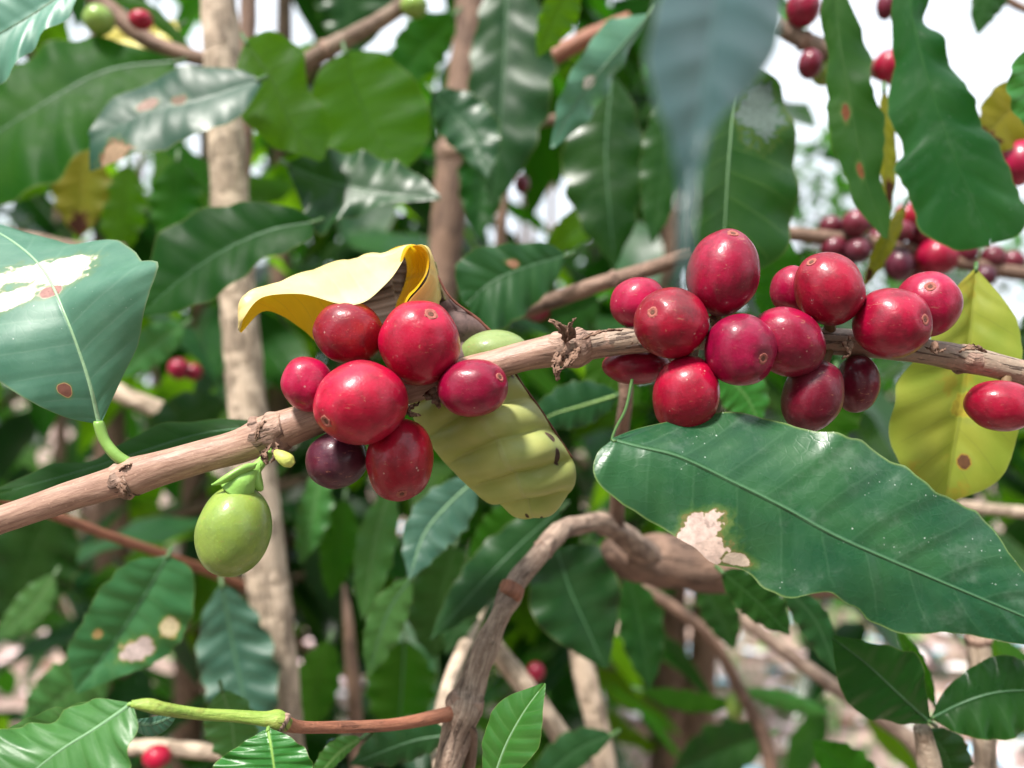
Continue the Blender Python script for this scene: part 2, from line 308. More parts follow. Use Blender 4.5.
def tube3(name, ctrl, mat, parent=None, loc=None, seg=14, n=None, bumps=0.04, seed=0, caps=True, freq=120):
    n = n or max(8, 7 * len(ctrl)); c = spline(ctrl, n); pos, r = c[:, :3], c[:, 3]
    tan = np.gradient(pos, axis=0); tan /= np.linalg.norm(tan, axis=1)[:, None] + 1e-12
    up = np.array([0.3, -0.8, 0.5]); V, U1, U2 = [], [], []
    length = np.r_[0, np.cumsum(np.linalg.norm(np.diff(pos, axis=0), axis=1))]
    for i in range(n):
        s = np.cross(tan[i], up); s /= np.linalg.norm(s) + 1e-9; up2 = np.cross(s, tan[i]); up = up2
        for j in range(seg):
            a = 2 * math.pi * j / seg; dirv = math.cos(a) * s + math.sin(a) * up2
            q = pos[i] * freq + dirv * 1.3 + seed * 7.1
            k = 1 + bumps * 2 * mnoise.noise(Vector(q))
            V.append(pos[i] + dirv * r[i] * k); U1.append((j / seg, i / (n - 1))); U2.append((a * r[i] * 100, length[i] * 100))
    fs = [(i * seg + j, i * seg + (j + 1) % seg, (i + 1) * seg + (j + 1) % seg, (i + 1) * seg + j) for i in range(n - 1) for j in range(seg)]
    if caps: fs += [tuple(range(seg))[::-1], tuple((n - 1) * seg + j for j in range(seg))]
    return mesh_obj(name, V, fs, mat, parent, loc, {'UV': U1, 'DIST': U2})

def prof(t, tip=0.5):
    b = np.sin(np.pi * np.clip(t, 0, 1) ** 0.86) ** 0.82
    drip = np.clip((1 - t) / 0.16, 0, 1); drip = 0.35 + 0.65 * drip ** 0.9
    return b * (1 - (1 - drip) * tip)

def grid_faces(nr, nc, base=0):
    return [(base + i * nc + j, base + i * nc + j + 1, base + (i + 1) * nc + j + 1, base + (i + 1) * nc + j) for i in range(nr - 1) for j in range(nc - 1)]

def leaf(label, mat, mid, A, B, d=None, fa=None, fb=None, nr=44, nh=9, nv=9, k=0.9, corr=0.0003, wave=0.10, ruf=0.05, nw=6,
         arch=0.06, pet=8, petpt=None, petr=2.2, petmat=None, midmat=None, midr=None, group=None, name='coffee_leaf', cat='leaf', seed=None, tip=0.5, curl=0.0):
    """mid: [(x,y[,depth])]; A/B: half width in px (A = right of a hanging leaf) or an edge polyline [(x,y[,depth offset])]"""
    rg = random.Random(seed if seed is not None else label)
    corr *= rg.uniform(.25, 1.15); wave *= rg.uniform(.6, 1.5)
    if len(mid[0]) == 2:
        d0, d1 = d if isinstance(d, (tuple, list)) else (d, d)
        mid = [(x, y, d0 + (d1 - d0) * i / (len(mid) - 1)) for i, (x, y) in enumerate(mid)]
    m = spline(mid, nr); t = np.linspace(0, 1, nr)
    tg = np.gradient(m[:, :2], axis=0); tg /= np.linalg.norm(tg, axis=1)[:, None]
    sideA = np.stack([tg[:, 1], -tg[:, 0]], 1)
    M3 = np.array([P(*q) for q in m])
    edges = []
    for sgn, E, f in ((1, A, fa), (-1, B, fb)):
        ph = rg.random() * 6.28; ph2 = rg.random() * 6.28
        if isinstance(E, (int, float)):
            w = E * prof(t, tip) * (1 + ruf * np.sin(2 * np.pi * nw * t + ph) + ruf * 0.6 * np.sin(2 * np.pi * nw * 1.7 * t + ph2))
            xy = m[:, :2] + sgn * sideA * w[:, None]
            ff = (rg.uniform(-0.35, 0.35) if f is None else f)
            # f: depth offset of the edge as a share of the half width
            dep = m[:, 2] + ff * np.abs(w) * m[:, 2] / F
        else:
            e = np.array([(*q[:2], q[2] if len(q) > 2 else 0.0) for q in E], float); e = spline(e, nr)
            w = np.linalg.norm(e[:, :2] - m[:, :2], axis=1)
            jit = np.array([mnoise.noise(Vector((tt * 14, ph, 0))) + .6 * mnoise.noise(Vector((tt * 34, ph, 3))) for tt in t]) * ruf * 0.6 * w * np.sin(np.pi * t)
            xy = e[:, :2] + sgn * sideA * jit[:, None]
            dep = m[:, 2] + e[:, 2] + (0 if f is None else f) * w * m[:, 2] / F
        edges.append((np.array([P(x, y, q) for (x, y), q in zip(xy, dep)]), ph))
    V, U1, U2 = [], [], []
    L = np.r_[0, np.cumsum(np.linalg.norm(np.diff(M3, axis=0), axis=1))]
    tan3 = np.gradient(M3, axis=0)
    us = np.linspace(-1, 1, 2 * nh + 1)
    for i in range(nr):
        for u in us:
            e, ph = edges[0] if u > 0 else edges[1]
            a = abs(u); ev = e[i] - M3[i]; w = np.linalg.norm(ev)
            nrm = np.cross(tan3[i], ev); nl = np.linalg.norm(nrm)
            nrm = nrm / nl if nl > 1e-12 else np.array([0, -1, 0])
            if nrm[1] > 0: nrm = -nrm          # towards the lens side
            p = M3[i] + a * ev
            env = min(1.0, 4 * t[i] + .1, 4 * (1 - t[i]) + .05)
            ph_v = t[i] * nv - a * k + (0.37 if u > 0 else 0)
            fr = abs((ph_v % 1) - 0.5) * 2
            p = p + nrm * (corr * 0.5 * (1 - math.cos(math.pi * (1 - fr))) * min(1, a * 4) * (1 - 0.4 * a) * env)
            p = p + nrm * (arch * w * math.sin(math.pi * a * 0.85) - curl * w * a * a)
            p = p + nrm * (wave * w * a * a * math.sin(2 * math.pi * nw * 0.8 * t[i] + ph) * env)
            V.append(p); U1.append(((u + 1) / 2, t[i])); U2.append((u * w * 100, L[i] * 100))
    loc = M3[0]
    o = mesh_obj(name, V, grid_faces(nr, 2 * nh + 1), LEAFMATS[mat], None, loc, {'UV': U1, 'DIST': U2})
    tag(o, label, cat, group)
    if petpt is not None or pet:
        x0, y0, dd = m[0]
        if petpt is None:
            dr = -tg[0]; petpt = [(x0 + dr[0] * pet, y0 + dr[1] * pet - pet * 0.15, dd + 0.003)]
        pts = [(m[1][0], m[1][1], m[1][2], petr * .8), (x0, y0, dd, petr)] + [(q[0], q[1], q[2] if len(q) > 2 else dd, petr * (1 + 0.1 * i)) for i, q in enumerate(petpt)]
        tube('petiole', pts, petmat or M_PETD, o, loc, 8, bumps=0.03)
    if midr:
        cp = []
        for i in range(0, nr - 2, 3):
            e = edges[0][0][i] - M3[i]; nrm = np.cross(tan3[i], e); nl = np.linalg.norm(nrm)
            nrm = nrm / nl if nl > 1e-12 else np.array([0, -1, 0]); nrm = -nrm if nrm[1] > 0 else nrm
            rr = midr * (1 - 0.75 * t[i]) * M3[i][1] / F
            cp.append([*(M3[i] - nrm * rr * 0.35), rr])
        tube3('midrib', cp, midmat or M_MID, o, loc, 8, bumps=0.08)
    return o

def cherry(label, x, y, rx, ry, d, mat='red', cal=None, tilt=0, group='ripe coffee cherries on the main branch', stem=None, small=False, name='coffee_cherry', cat='coffee cherry', groove=True):
    """ellipsoid of half sizes rx, ry px, long axis turned by tilt; cal = picture position of its calyx scar"""
    rg = random.Random(label); C = P(x, y, d); s = d / F
    rz = (rx + ry) / 2 * (0.98)
    if cal is None: dv = np.array([rg.uniform(-.4, .4), 0.8, rg.uniform(-.3, .6)])
    else:
        ct, st = math.cos(rad(tilt)), math.sin(rad(tilt)); ox, oy = cal[0] - x, -(cal[1] - y)
        qx, qy = (ox * ct + oy * st) / rx, (-ox * st + oy * ct) / ry
        l = min(0.97, math.hypot(qx, qy)); h = math.hypot(qx, qy) + 1e-9; qx, qy = qx / h * l, qy / h * l
        dv = np.array([qx, -math.sqrt(max(0.02, 1 - l * l)), qy])
    dv /= np.linalg.norm(dv)
    q = Vector((0, 0, 1)).rotation_difference(Vector(dv)).to_matrix(); q = np.array(q) @ np.array(Matrix.Rotation(rg.uniform(0, 6.28), 3, 'Z'))
    T = np.array(Matrix.Rotation(-rad(tilt), 3, 'Y')) @ np.diag([rx * s, rz * s, ry * s])
    def pt(th, ph, r=1.0):
        p = q @ np.array([math.sin(th) * math.cos(ph), math.sin(th) * math.sin(ph), math.cos(th)])
        return T @ (p * r)
    ns, nt = (16, 10) if small else (44, 30)
    V = []; so = rg.uniform(0, 50)
    for i in range(nt + 1):
        th = math.pi * (i / nt) ** 1.12
        for j in range(ns):
            ph = 2 * math.pi * j / ns
            r = 1 - 0.045 * math.exp(-(th / 0.30) ** 2) + 0.02 * math.exp(-((th - 0.36) / 0.12) ** 2)
            if groove: r -= 0.014 * math.exp(-(math.cos(ph) / 0.16) ** 2) * math.sin(th)
            p0 = (math.sin(th) * math.cos(ph) * 1.4 + so, math.sin(th) * math.sin(ph) * 1.4, math.cos(th) * 1.4)
            r += 0.042 * mnoise.noise(Vector(p0))
            r -= 0.05 * math.exp(-((math.pi - th) / 0.35) ** 2)
            V.append(pt(th, ph, r))
    o = mesh_obj(name, np.array(V) + C, grid_c(nt + 1, ns), CM[mat], None, C)
    tag(o, label, cat, group)
    if cal is not None and not small:
        def disc(nm, t0, t1, lift, m, par, jag=0.0):
            Vv, n2 = [], 26; ts = np.linspace(t0, t1, 6)
            for i, th in enumerate(ts):
                for j in range(n2):
                    ph = 2 * math.pi * j / n2
                    jj = 1 + (jag * mnoise.noise(Vector((math.cos(ph) * 2 + so, math.sin(ph) * 2, 1))) if i == len(ts) - 1 else 0)
                    r = 1 - 0.045 * math.exp(-(th / 0.30) ** 2) + 0.02 * math.exp(-((th - 0.36) / 0.12) ** 2) + lift * math.sin(math.pi * (i + .25) / (len(ts) - .5)) - 0.004 * (i in (len(ts) - 1,)) * 3 + 0.001
                    p0 = (math.sin(th) * math.cos(ph) * 1.4 + so, math.sin(th) * math.sin(ph) * 1.4, math.cos(th) * 1.4)
                    r += 0.042 * mnoise.noise(Vector(p0))
                    Vv.append(pt(th * jj, ph, r))
            return mesh_obj(nm, np.array(Vv) + C, grid_c(6, n2), m, par, C)
        cs = disc('calyx_scar', 0.075, 0.175, 0.014, M_CALYX, o, 0.9)
        disc('pit', 0.004, 0.085, 0.006, M_PIT, cs, 0.8)
    if stem is not None:
        tube('stalk', [(x, y, d, 5), ((x + stem[0]) / 2, (y + stem[1]) / 2, (d + stem[2]) / 2, 5), (*stem, 6)], M_PETB, o, C, 8)
    return o
def grid_c(nr, nc):
    return [(i * nc + j, (i + 1) * nc + j, (i + 1) * nc + (j + 1) % nc, i * nc + (j + 1) % nc) for i in range(nr - 1) for j in range(nc)]

# ================================================================== THE PLACE
cam = bpy.data.cameras.new('camera'); co = bpy.data.objects.new('camera', cam); COL.objects.link(co)
co.location = (0, 0, CH); co.rotation_euler = (math.pi / 2, 0, 0)
cam.sensor_width = 36; cam.lens = F / 1024 * 36; cam.clip_start = 0.01; cam.clip_end = 500
cam.dof.use_dof = True; cam.dof.focus_distance = 0.168; cam.dof.aperture_fstop = 9.0
SC.camera = co
EXPOSURE, SKY, SUN = 1.4, 0.068, 3.3
SUN_EL, SUN_AZ = 60, 215        # azimuth clockwise from +Y seen from above
W = bpy.data.worlds.new('World'); SC.world = W; W.use_nodes = True
wt = W.node_tree; bg = wt.nodes['Background']; sk = wt.nodes.new('ShaderNodeTexSky')
sk.sky_type = 'NISHITA'; sk.sun_disc = False; sk.sun_elevation = rad(SUN_EL); sk.sun_rotation = rad(SUN_AZ)
sk.dust_density = 3.0; sk.air_density = 1.0; sk.ozone_density = 1.0
# thin bright overcast over the clear sky: a soft cloud deck mixed into the sky colour
tcw = wt.nodes.new('ShaderNodeTexCoord'); nzw = wt.nodes.new('ShaderNodeTexNoise'); nzw.inputs['Scale'].default_value = 2.2; nzw.inputs['Detail'].default_value = 5
mrw = wt.nodes.new('ShaderNodeMapRange'); mrw.inputs['From Min'].default_value = .3; mrw.inputs['From Max'].default_value = .6; mrw.inputs['To Min'].default_value = .80; mrw.inputs['To Max'].default_value = 1.0
mxw = wt.nodes.new('ShaderNodeMix'); mxw.data_type = 'RGBA'; mxw.inputs[7].default_value = (8.2, 8.8, 9.6, 1)
wt.links.new(tcw.outputs['Generated'], nzw.inputs['Vector']); wt.links.new(nzw.outputs['Fac'], mrw.inputs['Value']); wt.links.new(mrw.outputs[0], mxw.inputs[0])
wt.links.new(sk.outputs[0], mxw.inputs[6]); wt.links.new(mxw.outputs[2], bg.inputs[0]); bg.inputs[1].default_value = SKY
sl = bpy.data.lights.new('sun', 'SUN'); so_ = bpy.data.objects.new('sun', sl); COL.objects.link(so_)
sl.energy = SUN; sl.angle = rad(9); sl.color = (1.0, 0.95, 0.88)
sd = Vector((math.sin(rad(SUN_AZ)) * math.cos(rad(SUN_EL)), math.cos(rad(SUN_AZ)) * math.cos(rad(SUN_EL)), math.sin(rad(SUN_EL))))
so_.rotation_euler = sd.to_track_quat('Z', 'Y').to_euler()
SC.view_settings.view_transform = 'Standard'; SC.view_settings.look = 'None'
SC.view_settings.exposure = EXPOSURE; SC.view_settings.gamma = 1
SC.cycles.max_bounces = 8; SC.cycles.transmission_bounces = 6; SC.cycles.use_denoising = True
SC.cycles.sample_clamp_indirect = 6

# ------------------------------------------------------------------ main fruiting branch
DM = 0.172
def main_depth(x): return DM + 0.006 * (x - 400) / 600.0
root = tube('coffee_branch', [(-700, 700, .18, 15), (-380, 625, .170, 14), (-60, 541, .168, 13.5), (0, 520, .169, 14), (60, 500, .170, 14.5), (112, 483, .171, 16), (135, 476, .171, 19), (155, 470, .171, 17.5),
      (200, 457, .172, 17), (240, 446, .172, 17), (266, 436, .172, 19.5), (292, 426, .173, 18), (340, 410, .174, 16), (400, 391, .175, 15), (450, 377, .175, 14.5),
      (500, 363, .175, 15), (535, 354, .175, 15.5), (565, 348, .175, 17), (600, 344, .176, 14), (640, 340, .176, 13.5), (700, 337, .177, 13), (770, 338, .178, 13.5), (830, 341, .178, 13.5),
      (880, 345, .178, 13), (930, 352, .178, 12.5), (960, 358, .178, 13.5), (1000, 367, .178, 13), (1060, 384, .178, 12), (1200, 425, .18, 12), (1450, 500, .185, 12), (1700, 560, .20, 12)], B_MAIN, None, P(-700, 700, .18), 22, 340, 0.05)
tag(root, 'long brown branch carrying two clusters of ripe red cherries across the picture', 'branch')
RL = root.location
def collar(pts, seed): return tube('node_collar', pts, B_NODE, root, RL, 20, 34, 0.13, seed, freq=420)
collar([(115, 482.5, .171, 15.5), (121, 480.5, .171, 19.5), (129, 478, .171, 18.2), (134, 476.5, .171, 20.0)], 1)
collar([(254, 441, .172, 17.2), (261, 438, .172, 20.8), (270, 435, .172, 19.5), (279, 431, .172, 20.6), (286, 429, .172, 18)], 2)
collar([(548, 351, .175, 14.5), (558, 349, .175, 18.5), (568, 348, .175, 17.5), (580, 346.5, .175, 18.0), (590, 345, .175, 13.5)], 3)
collar([(958, 357.5, .178, 13.2), (966, 359.5, .178, 15.5), (976, 361.5, .178, 13.2)], 4)
def scale_bit(pts, r, seed):
    """a small shrivelled scale: a tapering crumpled strip"""
    c = spline(np.array([P(x, y, d) for x, y, d in pts]), 14); V, rg = [], random.Random(seed)
    for i, p in enumerate(c):
        w = r * .172 / F * (1 - 0.75 * i / 13)
        for j in range(5):
            a = (j - 2) / 2
            V.append(p + np.array([a * w * .8, -abs(a) * w * .5, a * w * .6]) + np.array([mnoise.noise(Vector((i * .6 + seed, j * .8, q))) for q in (0, 5, 9)]) * w * .9)
    o = mesh_obj('dried_scale', V, grid_faces(14, 5), M_STIP, root, RL)
    sm = o.modifiers.new('thick', 'SOLIDIFY'); sm.thickness = 0.0003
    return o
scale_bit([(570, 340, .171), (563, 330, .169), (556, 323, .168), (549, 320, .168)], 6, 1)
scale_bit([(572, 338, .170), (570, 326, .168), (575, 318, .168)], 5, 2)
scale_bit([(560, 352, .170), (556, 366, .168), (558, 380, .168)], 8, 3)
scale_bit([(570, 354, .170), (566, 366, .168), (557, 372, .167)], 7, 4)
scale_bit([(576, 350, .170), (574, 360, .168), (568, 366, .168)], 6, 5)
scale_bit([(585, 338, .171), (605, 331, .169), (622, 330, .171)], 4, 6)
scale_bit([(263, 424, .169), (258, 431, .168), (256, 441, .168)], 5, 7)
scale_bit([(268, 448, .168), (264, 456, .167), (268, 464, .167)], 6, 8)
scale_bit([(276, 446, .168), (276, 456, .167), (271, 462, .167)], 5, 9)
scale_bit([(120, 478, .168), (124, 490, .167), (131, 497, .168)], 6, 10)
scale_bit([(122, 470, .168), (126, 466, .167), (132, 463, .168)], 4, 11)
scale_bit([(428, 392, .170), (436, 400, .169), (440, 408, .169)], 7, 13)
scale_bit([(440, 390, .170), (444, 399, .169), (437, 405, .168)], 6, 14)
scale_bit([(705, 326, .172), (712, 316, .171), (716, 322, .170)], 6, 15)
scale_bit([(770, 340, .170), (768, 372, .170), (762, 378, .169)], 6, 16)
scale_bit([(846, 340, .168), (850, 352, .167), (842, 358, .168)], 6, 17)
scale_bit([(930, 345, .169), (938, 352, .168), (945, 349, .168)], 6, 18)
scale_bit([(962, 350, .168), (972, 347, .167), (986, 352, .168)], 5, 19)
scale_bit([(415, 405, .169), (407, 412, .168), (420, 416, .168)], 6, 12)

# ------------------------------------------------------------------ cherries, left cluster
cherry('red cherry shading to orange on its right, under the curled yellow leaf', 349, 333, 35, 31.5, .171, 'orange', None, -10, stem=(385, 393, .175))
cherry('large round red cherry at the top of the left cluster, scar on its upper right', 420, 343, 41, 43, .168, 'bright', (434, 316), 10, stem=(415, 388, .175))
cherry('big round red cherry in front of the left cluster, pale scar at its lower left', 361, 403, 47, 42, .1615, 'bright', (331, 421), 15, stem=(380, 396, .174))
cherry('small pinkish red cherry at the left end of the left cluster, above the branch', 308, 384, 26, 28, .169, 'bright', None, 20, stem=(340, 404, .174))
cherry('oval red cherry at the right end of the left cluster, lying on the branch', 473, 388, 36, 29.5, .166, 'red', (501, 377), 8, stem=(450, 382, .175))
cherry('oval red cherry at the bottom of the left cluster, pointing downwards', 400, 460, 33.5, 42, .168, 'red', (405, 493), -6, stem=(400, 396, .175))
cherry('dark purple cherry hanging under the left cluster', 337, 460, 31.5, 28.5, .172, 'purple', None, 15, stem=(350, 410, .174))
cherry('pale green cherry half hidden behind the branch beside the left cluster', 493, 354, 35, 24, .181, 'pale', None, 8, group=None, stem=(485, 366, .178))
# green fruit on its own
gf = cherry('single green unripe cherry hanging below the branch on the left', 234, 531, 36, 46, .166, 'green', None, -12, group=None, name='green_cherry', groove=False)
gl = gf.location
tube('stalk', [(236, 492, .165, 17), (244, 480, .165, 14), (254, 470, .166, 7), (264, 459, .168, 5), (272, 448, .170, 5)], M_BRACT, gf, gl, 14, bumps=0.06)
def bract(pts, wpx, seed):
    c = spline(np.array([[*P(x, y, d), 0] for x, y, d in pts]), 16)[:, :3]; V = []
    for i, p in enumerate(c):
        t = i / 15; w = wpx * .166 / F * math.sin(math.pi * min(1, t * .9 + .1)) ** .8
        for j in range(7):
            a = (j - 3) / 3; V.append(p + np.array([a * w * .35, a * a * w * .5, a * w * .8]))
    o = mesh_obj('bract', V, grid_faces(16, 7), M_BRACT, gf, gl)
    o.modifiers.new('thick', 'SOLIDIFY').thickness = 0.0004
bract([(256, 466, .164), (240, 471, .162), (224, 479, .161), (211, 485, .162)], 8, 1)
bract([(258, 466, .166), (256, 480, .165), (262, 490, .166)], 8, 2)
tube('bud', [(276, 452, .166, 3), (281, 456, .165, 6), (288, 461, .165, 7), (293, 465, .165, 3.5)], M_BUD, gf, gl, 10, bumps=.08)

# ------------------------------------------------------------------ cherries, right cluster
cherry('tall oval red cherry standing on top of the right cluster', 723, 273, 35.5, 43.5, .168, 'crimson', (728, 236), -10, stem=(715, 333, .177))
cherry('bright pinkish red cherry at the upper left of the right cluster', 638, 303, 28, 26, .177, 'bright', None, 20, stem=(660, 335, .177))
cherry('red cherry with its scar facing left, in front of the branch', 671, 323, 37.5, 35.5, .165, 'crimson', (647, 314), -10, stem=(680, 336, .176))
cherry('dark red cherry lying under the branch at the lower left of the right cluster', 636, 366, 34, 18.5, .182, 'red', None, 0, stem=(660, 345, .178))
cherry('oval red cherry hanging lowest under the left half of the right cluster', 686, 395, 33, 39.5, .166, 'red', None, -15, stem=(695, 342, .176))
cherry('round red cherry in the middle of the right cluster, scar facing forward low', 740, 350, 35, 37, .163, 'crimson', (755, 360), 20, stem=(735, 338, .176))
cherry('long smooth red cherry tucked behind the middle of the right cluster', 787, 342, 39, 33, .1675, 'crimson', None, -35, stem=(760, 337, .177))
cherry('round red cherry above the branch, scar at its upper left', 829, 289, 33, 37.5, .168, 'crimson', (806, 263), 30, stem=(830, 336, .178))
cherry('red cherry mostly hidden behind a rounder one above the branch', 792, 290, 21, 24, .180, 'bright', None, 0, stem=(810, 335, .180))
cherry('dusky round cherry in front of the branch, star shaped scar facing right', 892, 323, 37, 35, .167, 'crimson', (912, 322), -10, stem=(880, 342, .178))
cherry('pinkish red cherry at the right end of the right cluster with a dark slit', 928, 304, 31, 33, .174, 'bright', (917, 289), 0, stem=(912, 345, .178))
cherry('dark red oval cherry hanging below the right cluster, streaked and tilted', 812, 396, 29, 38, .170, 'maroon', None, -18, stem=(830, 346, .178))
cherry('dark maroon cherry at the lower right under the right cluster', 857, 384, 20.5, 29, .177, 'maroon', None, -4, stem=(850, 348, .179))
cherry('oval red cherry hanging alone under the branch by the right edge', 1001, 406, 34, 25.5, .172, 'red', None, -8, group=None, stem=(1008, 370, .178))

# ------------------------------------------------------------------ the yellowing curled leaf
def sheet(rows, mat, name, parent, loc, nr=40, nc=26, corr=0.0, nv=7, seed=0, skew=0.0):
    """rows: polylines of (x, y, depth) across the blade, one per station along it"""
    R = np.array([spline(np.array([P(*q) for q in r]), nc) for r in rows])
    S = np.array([spline(R[:, j], nr) for j in range(nc)]).transpose(1, 0, 2)
    du = np.gradient(S, axis=1); dv = np.gradient(S, axis=0); N = np.cross(du, dv); N /= np.linalg.norm(N, axis=2)[..., None] + 1e-12
    N[N[..., 1] > 0] *= -1
    u = np.linspace(0, 1, nc); v = np.linspace(0, 1, nr)
    ph = (v[:, None] * nv - skew * np.abs(u[None, :] * 2 - 1)) % 1
    S = S + N * (corr * np.sin(np.pi * np.clip(u, 0, 1))[None, :] ** .5 * (1 - np.abs(2 * ph - 1) ** 2.2))[..., None]
    wv = np.array([[mnoise.noise(Vector((a * 3 + seed, b * 5, 2))) for a in u] for b in v])
    S = S + N * (0.0006 * wv)[..., None]
    U1 = [(a, b) for b in v for a in u]
    L = np.linalg.norm(S[:, 0] - S[:, -1], axis=1).mean() * 100; Hh = np.linalg.norm(S[0] - S[-1], axis=1).mean() * 100
    U2 = [((a - .5) * L, b * Hh) for a, b in U1]
    return mesh_obj(name, S.reshape(-1, 3), grid_faces(nr, nc), mat, parent, loc, {'UV': U1, 'DIST': U2})
yl = bpy.data.objects.new('yellow_leaf', None); COL.objects.link(yl); yl.location = P(430, 300, .182); yl.empty_display_size = .01
tag(yl, 'old yellow leaf curled over the left cluster, its ribbed green end hanging below the branch', 'leaf'); YL = yl.location
# lower ribbed end, seen under the branch
sheet([[(395, 330, .186), (425, 318, .184), (452, 300, .186)],
       [(400, 365, .185), (440, 345, .181), (490, 332, .184)],
       [(408, 400, .184), (455, 380, .178), (519, 380, .183)],
       [(414, 420, .184), (470, 402, .1755), (539, 408, .182)],
       [(430, 443, .184), (490, 425, .1728), (556, 434, .182)],
       [(447, 466, .184), (508, 452, .1732), (572, 458, .182)],
       [(468, 487, .184), (524, 480, .1765), (576, 474, .183)],
       [(488, 499, .185), (534, 504, .183), (572, 490, .185)],
       [(515, 508, .187), (538, 511, .187), (556, 504, .187)]], LEAFMATS['yellow_old'], 'blade', yl, YL, 130, 36, 0.0030, 7, 1, 0.45)
tube('rim', [(437, 275, .184, .9), (452, 299, .1835, 1.2), (490, 331, .1838, 1.4), (519.5, 380, .1828, 1.2), (539.5, 408, .1818, 1.2), (556.5, 434, .1818, 1.1), (572.5, 458, .1818, .8)], M_RIM, yl, YL, 8, 60, bumps=.3, freq=500)
# near flap: back wall, over the ridge, pale outer side coming forward
flap = sheet([[(241, 333, .1745), (239, 331, .174), (238, 330, .1735)],
       [(262, 312, .176), (250, 300, .175), (243, 300, .173), (245, 318, .171)],
       [(282, 316, .179), (272, 290, .178), (266, 287, .175), (263, 297, .170)],
       [(303, 330, .182), (300, 281, .181), (300, 277, .177), (301, 294, .169)],
       [(330, 350, .184), (334, 270, .183), (338, 266, .179), (338, 304, .168)],
       [(346, 318, .185), (360, 264, .184), (366, 260, .180), (364, 302, .168)],
       [(378, 275, .186), (386, 256, .185), (391, 253, .181), (386, 284, .170)],
       [(398, 256, .186), (402, 249, .186), (406, 246, .182), (400, 263, .172)],
       [(407, 250, .187), (410, 247, .187), (412, 245, .183), (409, 248, .174)]], [LEAFMATS['yellow_deep'], LEAFMATS['yellow_pale']], 'curled_flap', yl, YL, 60, 30, 0.0003, 6, 3)
flap.data.polygons.foreach_set('material_index', [int((i % 29) > 10) for i in range(len(flap.data.polygons))])
# the rolled end: its inside and its outside
rimc = [(401, 262), (409, 247), (422, 247), (429, 258), (428, 273), (419, 287), (407, 299), (396, 322)]
sheet([[(x, y, .1725) for x, y in rimc], [(x - 3 - (x - 398) * .25, y + 2, .180) for x, y in rimc], [(x - 6 - (x - 396) * .5, y + 5, .189) for x, y in rimc]],
      LEAFMATS['yellow_deep'], 'rolled_inside', yl, YL, 20, 40, 0, 5, 4)
sheet([[(409, 246.5, .1724), (423, 246, .1724), (430.5, 258, .1724), (429.5, 274, .1724), (420, 289, .1724), (408, 302, .1724)],
       [(413, 246, .176), (427, 248, .176), (434, 264, .176), (434, 282, .176), (426, 298, .176), (412, 312, .176)],
       [(416, 249, .181), (429, 255, .181), (437, 275, .182), (438, 295, .182), (431, 314, .182), (416, 330, .182)],
       [(418, 254, .187), (430, 262, .187), (438, 282, .187), (440, 305, .187), (432, 324, .187), (418, 340, .187)]],
      LEAFMATS['yellow_tan'], 'rolled_outside', yl, YL, 26, 30, 0.0002, 5, 5)
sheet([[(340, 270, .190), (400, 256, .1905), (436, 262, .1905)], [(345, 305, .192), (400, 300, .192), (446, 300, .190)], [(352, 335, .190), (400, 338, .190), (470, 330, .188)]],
      M_ROLL_SHADE, 'shade_inside', yl, YL, 20, 20, 0, 3, 6)  # dark sheet standing in for the shade between flap and rolled end

# ------------------------------------------------------------------ large near leaves
leaf('big pale bluish leaf rising from the branch at the left, white scars, one brown spot', 'glaucous',
     [(99, 424, .170), (87, 375, .168), (64, 312, .168), (42, 268, .176), (8, 238, .186), (-40, 215, .198)],
     [(101, 424), (118, 387, .001), (138, 345, -.001), (147, 308, -.003), (156, 280, -.005), (158, 264, -.006), (151, 261, -.003), (142, 262, .001), (136, 254, .006), (118, 242, .011), (98, 240, .013), (70, 246, .012), (36, 236, .012), (-35, 214, .008)],
     [(97, 424), (62, 416, -.002), (20, 395, -.004), (-25, 365, -.004), (-70, 320, -.002), (-95, 270, 0), (-80, 230, 0), (-45, 216, 0)],
     nr=80, nh=16, nv=7, wave=.03, arch=.05, petpt=[(105, 441, .170), (117, 456, .170), (136, 468, .171)], petr=5.2, petmat=M_PET, midmat=M_MIDP, midr=2.4, corr=.00015)
leaf('huge dark green leaf below the right cluster, pinkish dead patch on its lower edge', 'hero',
     [(612, 440, .158), (640, 447, .157), (680, 457, .156), (735, 483, .155), (785, 508, .154), (840, 538, .153), (930, 577, .152), (1030, 619, .150), (1090, 645, .150)],
     [(612, 438), (640, 428, .004), (672, 421, .007), (715, 415, .009), (760, 416, .009), (800, 429, .008), (845, 436, .007), (883, 455, .006), (912, 474, .005), (944, 497, .005), (985, 518, .004), (1008, 553, .003), (1030, 580, .002), (1060, 610, .001), (1090, 645)],
     [(610, 441), (598, 452, -.001), (593, 472, -.002), (604, 490, -.002), (640, 514, -.002), (680, 540, -.001), (716, 565, 0), (745, 572, 0), (768, 592, -.001), (792, 598, -.001), (818, 590, -.001), (850, 606, -.001), (885, 629, 0), (950, 633, 0), (1020, 644, 0), (1090, 650)],
     nr=110, nh=20, nv=11, k=1.2, corr=.0005, wave=.045, arch=.03, ruf=.13, petpt=[(616, 428, .162), (626, 408, .168), (632, 380, .175)], petr=1.5, petmat=M_PETD, midr=1.5)
